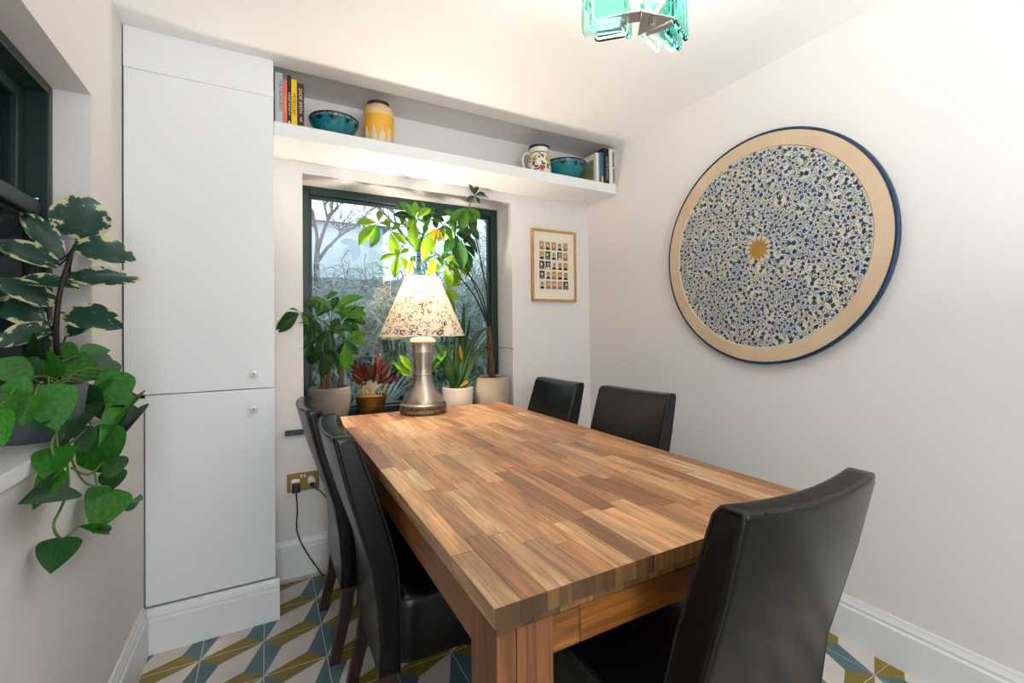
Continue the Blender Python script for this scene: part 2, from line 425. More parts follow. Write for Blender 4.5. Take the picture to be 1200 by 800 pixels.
# ------------------------------------------------------------------ chairs
mat('leather', (13, 12, 12), .25, spec=.38, coat=.0, bump=(240, .10, .0015))
mat('leather_seam', (14, 13, 13), .5)
mat('chair_leg_wood', (50, 26, 17), .4, vary=((36, 18, 12), 14), coat=.2)
CW = .392
REAR = [(.255, .107), (.34, .111), (.44, .105), (.55, .090), (.65, .062), (.747, .035), (.82, .018), (.88, .004), (.90, 0)]
FRONT = [(.255, .165), (.34, .168), (.44, .168), (.55, .160), (.65, .135), (.747, .104), (.82, .080), (.88, .060), (.90, .050)]
def chair_proto():
    t = thing('dining_chair', '', 'chair', (0, 0, 0), 'black leather dining chairs around the wooden table')
    nx = 10
    def surf(prof, crown):
        rows = []
        for z, y in prof:
            k = min(1, max(0, (z - .46)/.44)); row = []
            for i in range(nx + 1):
                u = -1 + 2*i/nx
                row.append(V((u*CW/2*(1 - .02*k), y - .020*k*(1 - u*u) + crown*(1 - u**4)*(1 if .5 < z < .86 else .3), z - .006*k*(1-u*u))))
            rows.append(row)
        return rows
    R_ = surf(REAR, -.004); F_ = surf(FRONT, .006)
    b = MB(); rows = [list(R_[i]) + list(reversed(F_[i])) for i in range(len(R_))]
    b.grid(rows, wrap=True)
    k = len(rows[0]); n = nx + 1
    top = rows[-1]; bot = rows[0]
    b.add([p for p in top], [(i, i+1, k-2-i, k-1-i) for i in range(nx)])
    b.add([p for p in bot], [(k-1-i, k-2-i, i+1, i) for i in range(nx)])
    me = b.mesh('backrest', 'leather', smooth=50)
    bm = bmesh.new(); bm.from_mesh(me); bmesh.ops.remove_doubles(bm, verts=bm.verts, dist=1e-5); bmesh.ops.recalc_face_normals(bm, faces=bm.faces); bm.to_mesh(me); bm.free()
    bo = bpy.data.objects.new('backrest', me); COL.objects.link(bo); bo.parent = t
    md = bo.modifiers.new('bevel', 'BEVEL'); md.width = .010; md.segments = 3; md.limit_method = 'ANGLE'; md.angle_limit = math.radians(45)
    me.polygons.foreach_set('use_smooth', [True]*len(me.polygons))
    for sx in (0, nx):
        for S_ in (R_, F_):
            pts = [r[sx] + V((-.002 if sx else .002, .003 if S_ is R_ else -.003, 0)) for r in S_[:-1]] + [S_[-1][sx] + V((-.004 if sx else .004, .006 if S_ is R_ else -.006, -.004))]
            MB().tube(pts, .0028, 6).build('seam', 'leather_seam', bo, local=True, smooth='all')
    MB().tube([p + V((0, .003, -.003)) for p in R_[-1][1:-1]], .0025, 6).build('seam', 'leather_seam', bo, local=True, smooth='all')
    # seat: padded box
    rows = []; y0, y1 = .150, .545; hw = .206
    prof = [(.280, .985), (.286, 1.0), (.37, 1.0), (.425, .995), (.448, .975), (.458, .93), (.463, .80), (.465, .5), (.466, .0)]
    yc = (y0 + y1)/2; hy = (y1 - y0)/2
    def ring(z, s_):
        pts = []; N = 36
        for i in range(N):
            a = 2*PI*i/N; ca, sa = math.cos(a), math.sin(a); e = .18 if s_ > .6 else .4
            pts.append(V((hw*s_*math.copysign(abs(ca)**e, ca), yc + hy*s_*math.copysign(abs(sa)**e, sa), z)))
        return pts
    b = MB(); rr = [ring(z, max(s_, .02)) for z, s_ in prof]; b.grid(rr, wrap=True)
    b.add(rr[0], [tuple(range(36))[::-1]]); b.add(rr[-1], [tuple(range(36))])
    so = b.build('seat', 'leather', t, local=True, smooth=60)
    MB().tube([p*1.0 for p in ring(.447, .98)] + [ring(.447, .98)[0]], .0024, 6).build('seam', 'leather_seam', so, local=True, smooth='all')
    for sx in (-1, 1):
        b = MB(); a = V((sx*.170, .145, .315)); e = V((sx*.176, .088, 0))
        def sq(c, hx, hy_): return [c + V((-hx, -hy_, 0)), c + V((hx, -hy_, 0)), c + V((hx, hy_, 0)), c + V((-hx, hy_, 0))]
        mid = V((sx*.172, .125, .16))
        b.grid([sq(e, .015, .017), sq(mid, .017, .020), sq(a, .019, .024)], wrap=True); b.add(sq(e, .015, .017), [(3, 2, 1, 0)]); b.add(sq(a, .019, .024), [(0, 1, 2, 3)])
        b.build('leg', 'chair_leg_wood', t, local=True, bevel=.002)
        b = MB(); a = V((sx*.176, .505, .315)); e = V((sx*.176, .512, 0))
        b.grid([sq(e, .015, .015), sq(a, .019, .019)], wrap=True); b.add(sq(e, .015, .015), [(3, 2, 1, 0)]); b.add(sq(a, .019, .019), [(0, 1, 2, 3)])
        b.build('leg', 'chair_leg_wood', t, local=True, bevel=.002)
    return t
def copy_tree(o, parent=None):
    c = o.copy(); COL.objects.link(c); c.parent = parent
    for ch in list(o.children): copy_tree(ch, c)
    return c
spots = [((.798, .414), 0, 'black leather dining chair at the near end of the table, back to the camera'),
         ((.150, 1.413), -91.3, 'nearer black leather chair on the left side of the table'),
         ((.116, 1.895), -90, 'farther black leather chair on the left side, beside the wall socket'),
         ((1.407, 2.02), 90, 'black leather chair on the right side of the table nearest the far wall'),
         ((1.469, 1.514), 97, 'black leather chair on the right side of the table below the round wall tray')]
proto = chair_proto()
chairs = []
for i, (p, a, lab) in enumerate(spots):
    o = proto if i == 0 else copy_tree(proto)
    chairs.append(o)
for o, (p, a, lab) in zip(chairs, spots):
    o.location = (p[0], p[1], 0); o.rotation_euler = (0, 0, math.radians(a)); o['label'] = lab
# ------------------------------------------------------------------ table lamp
LX, LY = .713, 2.295
mat('pewter', (176, 168, 160), .34, .9, bump=(55, .12, .003))
mat('pewter_dark', (126, 116, 106), .36, .9, bump=(70, .15, .003))
mat('cream_cap', (236, 206, 150), .45)
mat('scroll_ink', (34, 22, 14), .8)
mat('bulb_glass', (255, 240, 215), .4, emit=((255, 226, 180), 30))
def shade_material():
    m = bpy.data.materials.new('parchment_shade'); m.use_nodes = True; nt = m.node_tree
    for n in list(nt.nodes):
        if n.type != 'OUTPUT_MATERIAL': nt.nodes.remove(n)
    out = nt.nodes['Material Output']
    df = nt.nodes.new('ShaderNodeBsdfDiffuse'); df.inputs[0].default_value = lin((240, 230, 214))
    tr = nt.nodes.new('ShaderNodeBsdfTranslucent'); tr.inputs[0].default_value = lin((255, 247, 230))
    mx = nt.nodes.new('ShaderNodeMixShader'); mx.inputs[0].default_value = .25
    nt.links.new(df.outputs[0], mx.inputs[1]); nt.links.new(tr.outputs[0], mx.inputs[2]); nt.links.new(mx.outputs[0], out.inputs['Surface'])
    MATS['parchment_shade'] = m
shade_material()
lamp = thing('table_lamp', 'lit table lamp with silver metal base and scroll-patterned cream conical shade', 'lamp', (LX, LY, TZ))
c = (LX, LY, TZ)
MB().lathe([(.110, 0), (.119, .006), (.121, .016), (.116, .022), (.112, .026), (.112, .030), (.118, .036), (.119, .046), (.113, .052), (.104, .056)], 40, c).build('foot', 'pewter_dark', lamp, smooth=35)
rb = MB()
for k in range(14):
    a = 2*PI*k/14; d_ = V((math.cos(a), math.sin(a), 0))
    rb.tube([V(c) + d_*.1195 + V((0, 0, .012)), V(c) + d_*.1165 + V((0, 0, .030)), V(c) + d_*.1175 + V((0, 0, .048))], .003, 6)
rb.build('foot_ribs', 'pewter_dark', lamp, smooth='all')['kind'] = 'stuff'
MB().lathe([(.104, .054), (.103, .064), (.096, .080), (.082, .104), (.066, .130), (.054, .156), (.047, .180), (.045, .196)], 40, c).build('bell', 'pewter', lamp, smooth=35)
MB().lathe([(.047, .195), (.048, .199), (.045, .204), (.046, .23), (.049, .27), (.0535, .31), (.0545, .318), (.0525, .322), (.055, .35), (.057, .362)], 40, c).build('neck', 'pewter', lamp, smooth=35)
MB().lathe([(.057, .361), (.064, .366), (.0645, .374), (.058, .384), (.04, .390), (.012, .392), (.012, .52)], 32, c).build('collar', 'cream_cap', lamp, smooth=35)
SB, ST, SR0, SR1 = 1.143, 1.449, .220, .086
b = MB(); b.lathe([(SR0, SB), (SR1, ST)], 56, (LX, LY, 0), close=False); b.lathe([(SR0 - .002, SB), (SR1 - .002, ST)], 56, (LX, LY, 0), close=False)
b.lathe([(SR0, SB), (SR0 - .002, SB)], 56, (LX, LY, 0), close=False)
shade = b.build('shade', 'parchment_shade', lamp, smooth=60)
rm = MB()
for zz, rr in ((SB, SR0 - .001), (ST, SR1 - .001)):
    rm.tube([(LX + rr*math.cos(2*PI*k/48), LY + rr*math.sin(2*PI*k/48), zz) for k in range(49)], .0018, 5)
rm.build('rim', 'parchment_shade', shade, smooth='all')
ink = MB(); lr = random.Random(5)
def shade_pt(s_, t_, off=.0009):                      # s_: arc-length-ish angle, t_: 0 bottom .. 1 top
    r = SR0 + (SR1 - SR0)*t_ + off
    return V((LX + r*math.cos(s_), LY + r*math.sin(s_), SB + (ST - SB)*t_))
for k in range(900):
    t0 = lr.random()**1.2*.97 + .01; s0 = lr.uniform(0, 2*PI)
    size = lr.uniform(.006, .019)*(1.15 - .55*t0); a0 = lr.uniform(0, 2*PI); sw_ = lr.choice((-1, 1))*lr.uniform(2.2, 4.2)
    r = SR0 + (SR1 - SR0)*t0; pts = []; n = 7
    for i in range(n):
        q = i/(n-1); aa = a0 + sw_*q; rad = size*(.35 + .9*q)
        u = math.cos(aa)*rad; v_ = math.sin(aa)*rad
        pts.append((s0 + u/r, t0 + v_/.335))
    wd = lr.uniform(.0010, .0022)*(1.1 - .4*t0)
    L_ = []; R_ = []
    for i in range(n):
        p0 = pts[max(i-1, 0)]; p1 = pts[min(i+1, n-1)]
        dx, dy = (p1[0]-p0[0])*r, (p1[1]-p0[1])*.335; l = math.hypot(dx, dy) or 1
        ww = wd*(1.3 - 1.0*i/(n-1))
        nx_, ny_ = -dy/l*ww, dx/l*ww
        L_.append(shade_pt(pts[i][0] + nx_/r, min(.995, max(.004, pts[i][1] + ny_/.335)))); R_.append(shade_pt(pts[i][0] - nx_/r, min(.995, max(.004, pts[i][1] - ny_/.335))))
    ink.add(L_ + R_, [(i, i+1, n+i+1, n+i) for i in range(n-1)])
o = ink.build('scroll_print', 'scroll_ink', shade); o['kind'] = 'stuff'
MB().lathe([(.004, 1.315), (.018, 1.325), (.029, 1.35), (.028, 1.37), (.018, 1.388), (0, 1.394)], 20, (LX, LY, 0)).build('bulb', 'bulb_glass', lamp, smooth='all')
pl = bpy.data.lights.new('lamp_bulb_light', 'POINT'); pl.energy = 23; pl.color = (1, .88, .74); pl.shadow_soft_size = .035
po = bpy.data.objects.new('lamp_bulb_light', pl); COL.objects.link(po); po.location = (LX, LY, 1.36)
MATS['bulb_glass'].node_tree.nodes['Principled BSDF'].inputs['Emission Strength'].default_value = 14
bpy.data.objects['bulb'].visible_shadow = True
po.location = (LX, LY, 1.41)

# ------------------------------------------------------------------ glass pendant light
mat('chrome', (200, 192, 186), .18, 1)
mat('sea_glass', (206, 248, 238), .03, trans=1, ior=1.5)
mat('sea_glass_deep', (110, 220, 205), .03, trans=1, ior=1.5)
mat('opal_bulb', (255, 245, 230), .4, emit=((255, 232, 200), 6))
PX, PY = .945, .955
pen = thing('pendant_light', 'pendant ceiling light of thick sea-green glass slabs on chrome plates', 'pendant lamp', (PX, PY, 1.96))
MB().lathe([(.06, ZC - .022), (.062, ZC - .006), (.06, ZC - .0005)], 32, (PX, PY, 0)).build('ceiling_rose', 'chrome', pen, smooth=30)
MB().tube([(PX, PY, ZC - .01), (PX, PY, 2.07)], .008, 12).build('stem', 'chrome', pen, smooth=60)
def atz(px, py, z):
    d = FWD + RGT*((px - 600)/FPX) + UPV*((CYPX - py)/FPX)
    return EYE + d*((z - CAM_H)/d.z)
def slab2(a_, b_, top, thk, matn):                   # thick bevelled glass slab over the bottom edge a_-b_
    a_, b_ = V(a_), V(b_); u = (b_ - a_).normalized(); n_ = V((-u.y, u.x, 0)); L_ = (b_ - a_).length; hh = top - a_.z; bb = MB(); rows = []
    for off, ins in ((-thk/2, .005), (-thk*.3, 0), (thk*.3, 0), (thk/2, .005)):
        pr_ = [(ins, .006 + ins), (.006 + ins, ins), (L_ - .006 - ins, ins), (L_ - ins, .006 + ins), (L_ - ins, hh - ins), (ins, hh - ins)]
        rows.append([a_ + u*x_ + V((0, 0, z_)) + n_*off for x_, z_ in pr_])
    bb.grid(rows, wrap=True); bb.add(rows[0], [tuple(range(6))]); bb.add(rows[-1], [tuple(range(6))[::-1]])
    return bb.build('glass_slab', matn, pen, smooth=20)
for (p0, p1, zb, top, mm) in (((682, 43), (734, 36), 1.965, 2.19, 'sea_glass'), ((697, 49), (737, 42), 1.955, 2.15, 'sea_glass'), ((694, 26), (738, 17), 2.0, 2.20, 'sea_glass'),
                              ((752, 40), (772, 62), 1.99, 2.18, 'sea_glass'), ((768, 43), (789, 62), 1.985, 2.19, 'sea_glass'), ((781, 40), (797, 60), 1.99, 2.17, 'sea_glass_deep'), ((789, 27), (805, 49), 2.0, 2.20, 'sea_glass_deep')):
    slab2(atz(*p0, zb), atz(*p1, zb), top, .016, mm)
for k, a in enumerate((70, 100, 130, 160, 20)):       # the slabs of the far side
    a = math.radians(a); e = V((math.cos(a), math.sin(a), 0)); s_ = V((-e.y, e.x, 0)); q = V((PX, PY, 2.10)) + e*.13
    slab2(q - s_*.04 + e*.02, q + s_*.04 - e*.02, 2.2, .016, 'sea_glass' if k % 2 else 'sea_glass_deep')
MB().prism([atz(747, 43, 1.972), atz(752, 13, 1.972), atz(791, 22, 1.972)], (0, 0, .006)).build('triangle_plate', 'chrome', pen, bevel=.002)
MB().lathe([(.005, -.014), (.009, -.010), (.009, 0)], 6, atz(764, 25, 1.972)).build('nut', 'chrome', pen)
MB().prism([atz(726, 29, 1.985), atz(729, 17, 1.985), atz(757, 12, 1.985), atz(757, 25, 1.985)], (0, 0, .005)).build('bracket_arm', 'chrome', pen, bevel=.001)
MB().prism([atz(757, 43, 1.98), atz(757, 38, 1.98), atz(788, 26, 1.98), atz(789, 31, 1.98)], (0, 0, .006)).build('slab_rail', 'chrome', pen, bevel=.001)
MB().prism([atz(696, 38, 2.0), atz(696, 34, 2.0), atz(728, 27, 2.0), atz(728, 32, 2.0)], (0, 0, .006)).build('slab_rail', 'chrome', pen, bevel=.001)
MB().tube([atz(768, 17, 1.985), atz(784, -8, 2.04)], .006, 8).build('brace', 'chrome', pen)
for ang in (0, 120, 240):
    a = math.radians(ang); e = V((math.cos(a), math.sin(a), 0))
    MB().lathe([(.004, 2.10), (.02, 2.115), (.026, 2.14), (.018, 2.165), (.01, 2.18)], 16, V((PX, PY, 0)) + e*.04).build('bulb', 'opal_bulb', pen, smooth='all')
    l = bpy.data.lights.new('pendant_bulb_light', 'POINT'); l.energy = 3.0; l.color = (1, .95, .89); l.shadow_soft_size = .03
    o = bpy.data.objects.new('pendant_bulb_light', l); COL.objects.link(o); o.location = V((PX, PY, 2.21)) + e*.04

# ------------------------------------------------------------------ round tray on the right wall
DY, DZ, DR, DI = 1.205, 1.507, .497, .424
mat('tray_cream', (208, 184, 156), .6, vary=((198, 172, 142), 6))
mat('tray_ground', (186, 190, 182), .5, vary=((214, 202, 176), 11))
mat('tray_blue', (10, 46, 74), .45)
mat('ink_blue', (22, 66, 118), .5); mat('ink_navy', (28, 48, 92), .5); mat('ink_slate', (58, 78, 84), .5); mat('ink_lilac', (70, 74, 120), .5)
mat('gold_star', (170, 132, 66), .35, .5)
tray = thing('round_wall_tray', 'huge round cream wall tray with dense blue floral pattern and gold star', 'wall decoration', (XR - .002, DY, DZ))
def disc_lathe(prof, seg=96):                        # prof (r, distance out from the wall)
    l = MB().lathe(prof, seg); l.v = [V((XR - .002 - v.z, DY + v.x, DZ + v.y)) for v in l.v]; return l
disc_lathe([(DR - .02, 0), (DR - .004, .004), (DR, .014), (DR, .030), (DR - .004, .0345), (DR - .010, .0345), (DR - .012, .030)]).build('rim_edge', 'tray_blue', tray, smooth=30)
disc_lathe([(DR - .0115, .004), (DR - .0115, .0325), (DI + .004, .0345), (DI + .001, .031), (DI + .001, .004)]).build('border', 'tray_cream', tray, smooth=30)
disc_lathe([(DI + .0005, .006), (DI + .0005, .0305)]).build('centre_disc', 'tray_ground', tray)
XF = XR - .002 - .0305
mo = MB(); dr = random.Random(21); placed = {}
def free(y, z, r):
    ky, kz = int(y/.02), int(z/.02)
    for i in range(ky-2, ky+3):
        for j in range(kz-2, kz+3):
            for (py, pz, pr) in placed.get((i, j), ()):
                if (py-y)**2 + (pz-z)**2 < (.80*(pr+r))**2: return False
    placed.setdefault((ky, kz), []).append((y, z, r)); return True
def petal(y, z, ang, L_, W_, mi):
    ca, sa = math.cos(ang), math.sin(ang)
    pts = [(0, 0), (L_*.35, W_), (L_*.75, W_*.7), (L_, 0), (L_*.75, -W_*.7), (L_*.35, -W_)]
    mo.add([(XF - .0006, y + u*ca - v_*sa, z + u*sa + v_*ca) for u, v_ in pts], [tuple(range(6))], mi)
def flower(y, z, r, mi):
    n = dr.choice((4, 5, 6)); a0 = dr.uniform(0, 6)
    for k in range(n): petal(y, z, a0 + 2*PI*k/n, r*dr.uniform(.8, 1.1), r*.36, mi)
placed.setdefault((int(DY/.02), int(DZ/.02)), []).append((DY, DZ, .05))
tries = 0
for big, N, rr in ((2, 80, (.018, .028)), (1, 900, (.008, .0145)), (0, 5200, (.0035, .0062)), (0, 8000, (.0022, .0036))):
    cnt = 0
    for _ in range(N*9):
        if cnt >= N: break
        a = dr.uniform(0, 2*PI); q = math.sqrt(dr.random())*(DI - .005)
        y, z = DY + q*math.cos(a), DZ + q*math.sin(a); r = dr.uniform(*rr)
        if q < .058 or not free(y, z, r): continue
        cnt += 1; mi = dr.choice((0, 0, 0, 1, 1, 2, 3) if big < 2 else (0, 1, 2))
        if big == 2:
            aa = dr.uniform(0, 2*PI)
            for k in (-1, 0, 1): petal(y, z, aa + k*.5, r, r*.16, 2)
            flower(y - math.cos(aa)*r*.3, z - math.sin(aa)*r*.3, r*.45, 0)
        elif big == 1:
            pk = dr.random(); aa = dr.uniform(0, 2*PI)
            if pk < .25: flower(y, z, r*.9, mi)
            elif pk < .65:                            # three-leaved sprig
                y0, z0 = y - math.cos(aa)*r*.8, z - math.sin(aa)*r*.8
                for k, ll in ((-.75, 1.25), (0, 1.8), (.75, 1.15)): petal(y0, z0, aa + k, r*ll, r*.30*dr.uniform(.8, 1.2), mi)
            else:                                     # paisley leaf with a curl
                petal(y - math.cos(aa)*r, z - math.sin(aa)*r, aa, r*2, r*.5, mi); petal(y, z, aa + 2.0, r*.9, r*.26, dr.choice((1, 2)))
        else:
            aa = dr.uniform(0, 2*PI)
            if dr.random() < .55: petal(y - math.cos(aa)*r, z - math.sin(aa)*r, aa, r*2, r*.5, mi)
            else:
                for k in range(3): petal(y, z, aa + k*2.1, r, r*.36, mi)
o = mo.build('floral_motifs', ['ink_blue', 'ink_navy', 'ink_slate', 'ink_lilac'], tray); o['kind'] = 'stuff'
st = []
for k in range(28):
    a = 2*PI*k/28 + .1; r = .058 if k % 2 == 0 else .034; st.append((XF - .0005, DY + r*math.cos(a) - .0, DZ + r*math.sin(a)))
MB().prism(st, (-.0012, 0, 0)).build('gold_star', 'gold_star', tray)

# ------------------------------------------------------------------ framed picture
QX0, QX1, QZ0, QZ1 = 1.447, 1.785, 1.348, 1.803
mat('oak_frame', (196, 148, 92), .5, vary=((170, 122, 70), 30)); mat('mount_board', (232, 220, 202), .8)
mat('print_black', (34, 30, 30), .7); mat('print_cream', (216, 202, 176), .8); mat('print_yellow', (206, 172, 96), .8); mat('print_peach', (206, 150, 112), .8); mat('print_grey', (120, 112, 110), .8)
pic = thing('framed_picture', 'small oak-framed print with grid of tiny portraits beside the window', 'picture', ((QX0+QX1)/2, YF - .002, (QZ0+QZ1)/2))
fwid = .014
for (x0, x1, z0, z1) in ((QX0, QX1, QZ1 - fwid, QZ1), (QX0, QX1, QZ0, QZ0 + fwid), (QX0, QX0 + fwid, QZ0 + fwid, QZ1 - fwid), (QX1 - fwid, QX1, QZ0 + fwid, QZ1 - fwid)):
    MB().box(x0, x1, YF - .022, YF - .002, z0, z1).build('frame_bar', 'oak_frame', pic, bevel=.001)
mount = MB().box(QX0 + fwid, QX1 - fwid, YF - .012, YF - .003, QZ0 + fwid, QZ1 - fwid).build('mount', 'mount_board', pic)
pr2 = random.Random(3)
gx0, gx1, gz0, gz1 = QX0 + .054, QX1 - .058, QZ0 + .078, QZ1 - .066
for i in range(5):
    for j in range(5):
        cw, ch_ = (gx1 - gx0)/5, (gz1 - gz0)/5; x = gx0 + i*cw; z = gz0 + j*ch_
        bgm, fg, fc = pr2.choice((('print_black', 'print_cream', 'print_grey'), ('print_cream', 'print_black', 'print_peach'), ('print_yellow', 'print_black', 'print_cream'), ('print_peach', 'print_grey', 'print_cream'), ('print_black', 'print_grey', 'print_cream')))
        bb = MB(); yy = YF - .0122; wv, hv = cw*.82, ch_*.84; cx_ = x + cw/2
        bb.box(cx_ - wv/2, cx_ + wv/2, yy - .0003, yy, z, z + hv, 0)
        hx = cx_ + pr2.uniform(-.1, .1)*wv; hz = z + hv*.62; hr = wv*pr2.uniform(.2, .27)
        bb.add([(hx + hr*1.25*math.cos(k*PI/6), yy - .0006, hz + hr*1.45*math.sin(k*PI/6)) for k in range(12)], [tuple(range(12))], 1)
        bb.add([(hx + hr*.8*math.cos(k*PI/6), yy - .0009, hz - hr*.2 + hr*math.sin(k*PI/6)) for k in range(12)], [tuple(range(12))], 2)
        bb.add([(cx_ - wv*.45, yy - .0006, z + .001), (cx_ + wv*.45, yy - .0006, z + .001), (hx + wv*.28, yy - .0006, z + hv*.32), (hx - wv*.28, yy - .0006, z + hv*.32)], [(0, 1, 2, 3)], 1)
        bb.build('portrait_print', [bgm, fg, fc], mount)

# ------------------------------------------------------------------ things on the shelf
ZS = 2.058
def text_mesh(txt, size, matn, parent, p, xdir, ydir, name='title'):
    cu = bpy.data.curves.new('t', 'FONT'); cu.body = txt; cu.size = size; cu.align_x = 'CENTER'; cu.align_y = 'CENTER'; cu.extrude = .0002
    to = bpy.data.objects.new('t', cu); COL.objects.link(to)
    dg = bpy.context.evaluated_depsgraph_get(); me = bpy.data.meshes.new_from_object(to.evaluated_get(dg))
    bpy.data.objects.remove(to); me.materials.clear(); me.materials.append(MATS[matn])
    o = bpy.data.objects.new(name, me); COL.objects.link(o); o.parent = parent
    xd, yd = V(xdir), V(ydir); zd = xd.cross(yd)
    M = Matrix.Identity(4)
    for i in range(3): M[i][0] = xd[i]; M[i][1] = yd[i]; M[i][2] = zd[i]; M[i][3] = V(p)[i] - wloc(parent)[i]
    me.transform(M)
    return o
mat('paper', (226, 218, 200), .8)
def book(label, x0, x1, yf, dep, hh, rgb, group, title=None, tcol=None, tsize=.012, bars=None, lean=0, band=None):
    n = 'cover_' + label.replace(' ', '_')
    mat(n, rgb, .45)
    t = thing('book', label, 'book', ((x0+x1)/2, yf + dep/2, ZS), group)
    th = .0015
    b = MB(); b.box(x0, x0 + th, yf, yf + dep, ZS, ZS + hh); b.box(x1 - th, x1, yf, yf + dep, ZS, ZS + hh); b.box(x0 + th, x1 - th, yf, yf + th, ZS, ZS + hh)
    b.build('cover', n, t, bevel=.0006)
    MB().box(x0 + th, x1 - th, yf + th, yf + dep - .003, ZS + .002, ZS + hh - .003).build('pages', 'paper', t)
    if title:
        for (s_, col, zc, sz, dx) in title:
            mt = 'ink_' + label[:12].replace(' ', '_') + '%d' % len(MATS); mat(mt, col, .6)
            text_mesh(s_, sz, mt, t, ((x0+x1)/2 + dx, yf - .0003, ZS + hh*zc), (0, 0, -1), (1, 0, 0))
    if band:
        for (z0, z1, col, xa, xb) in band:
            mt = 'band_' + label[:12].replace(' ', '_') + '%d' % len(MATS); mat(mt, col, .6)
            MB().box(x0 + (x1-x0)*xa, x0 + (x1-x0)*xb, yf - .0004, yf, ZS + hh*z0, ZS + hh*z1).build('spine_panel', mt, t)
    return t
gl = 'books at the cupboard end of the shelf'; gr = 'books at the right wall end of the shelf'
book('pale grey book with black title beside the cupboard', .033, .0625, 2.142, .16, .214, (176, 182, 188), gl, [('THE ITALIAN BOYS', (40, 44, 62), .55, .0155, .006)])
book('slim coral red book between pale grey and black ones', .0630, .0795, 2.142, .15, .200, (228, 104, 82), gl, [('THE WAY HOME', (244, 190, 120), .45, .010, 0)], band=[(.95, 1, (92, 100, 132), 0, 1)])
book('slim black book with white lettering left of yellow one', .0800, .0945, 2.142, .15, .212, (30, 27, 26), gl, [('A SHORT HISTORY OF', (236, 230, 220), .42, .0098, 0), ('*  *  *', (150, 130, 110), .86, .012, 0)], band=[(.02, .07, (220, 214, 204), .25, .75)])
book('bright yellow book with black capital lettering', .0950, .1175, 2.142, .15, .200, (232, 188, 30), gl, [('HEZBOLLAH', (52, 44, 24), .46, .0165, 0)])
book('dark brown paperback with large cream lettering', .1180, .1450, 2.142, .13, .188, (62, 36, 32), gl, [('ZADIE SMITH', (226, 202, 160), .60, .0185, -.001), ('NW', (230, 220, 210), .17, .012, 0)], band=[(.05, .18, (110, 30, 44), .75, 1)])
book('white art book with olive picture cover beside teal bowl', 1.752, 1.776, 2.142, .22, .180, (226, 220, 220), gr, band=[(0, 1, (206, 130, 140), .72, 1)])
wbk = bpy.data.objects[[o.name for o in COL.objects if o.get('label', '').startswith('white art book')][0]]
mat('olive_picture', (150, 150, 108), .5, vary=((120, 126, 84), 25))
MB().box(1.7516, 1.752, 2.165, 2.33, ZS + .02, ZS + .145).build('cover_picture', 'olive_picture', wbk)
book('glossy teal blue book with yellow foot of the spine', 1.777, 1.806, 2.142, .2, .186, (36, 106, 136), gr, band=[(0, .22, (214, 190, 44), .6, 1)])
book('tall thick black book with small white spine lettering', 1.807, 1.853, 2.142, .24, .216, (24, 22, 24), gr, [('THE STORY OF FLOWERS', (226, 220, 210), .45, .0125, .006)])
book('tall plain white book right of the black one', 1.854, 1.877, 2.142, .2, .220, (226, 222, 214), gr)
book('white book with black lettering against the right wall', 1.878, 1.900, 2.142, .2, .220, (222, 218, 210), gr, band=[(.5, .93, (44, 40, 40), .2, .62), (.06, .47, (60, 52, 48), .3, .75)])

mat('teal_glaze', (22, 122, 128), .12, coat=.6, vary=((16, 100, 112), 9)); mat('teal_rim', (14, 52, 62), .25, vary=((120, 160, 160), 90)); mat('glaze_dark', (16, 42, 52), .2)
def bowl(label, x, y, r, hh):
    t = thing('glazed_bowl', label, 'bowl', (x, y, ZS), 'teal glazed bowls on the shelf'); c_ = (x, y, ZS)
    MB().lathe([(r*.50, 0), (r*.52, .006), (r*.50, .010), (r*.70, hh*.35), (r*.86, hh*.62), (r*.96, hh*.84), (r*.93, hh*.84), (r*.80, hh*.6), (r*.4, hh*.2), (0, hh*.16)], 48, c_).build('body', 'teal_glaze', t, smooth=40)
    MB().lathe([(r*.955, hh*.83), (r*.985, hh*.92), (r*.965, hh*.93), (r*.93, hh*.84)], 48, c_).build('patterned_band', 'teal_rim', t, smooth=40)
    MB().lathe([(r*.98, hh*.915), (r*1.0, hh*.95), (r, hh*.985), (r*.985, hh), (r*.96, hh*.98), (r*.96, hh*.92)], 48, c_).build('lip', 'glaze_dark', t, smooth=60)
    dd = MB(); q = random.Random(len(label))
    for k in range(11):                               # dark drips running from the rim
        a0 = 2*PI*k/11 + q.uniform(-.1, .1); wv = q.uniform(.12, .24); low = q.uniform(.62, .74)
        pts = []
        for i in range(9):
            u = -1 + 2*i/8; zt = .83; zl = .83 - (.83 - low)*(1 - u*u)
            pts.append((a0 + u*wv, zt, zl))
        def sp(a, zf):
            rr = r*(.86 + (.96 - .86)*(zf - .62)/(.84 - .62)) + .0008
            return V((x + rr*math.cos(a), y + rr*math.sin(a), ZS + hh*zf))
        for i in range(8): dd.add([sp(pts[i][0], .83), sp(pts[i+1][0], .83), sp(pts[i+1][0], pts[i+1][2]), sp(pts[i][0], pts[i][2])], [(0, 1, 2, 3)])
    dd.build('drip_pattern', 'glaze_dark', t)['kind'] = 'stuff'
bowl('teal glazed bowl on the shelf beside the brown paperback', .283, 2.262, .112, .106)
bowl('teal glazed bowl on the shelf beside the flowered jug', 1.612, 2.272, .135, .122)

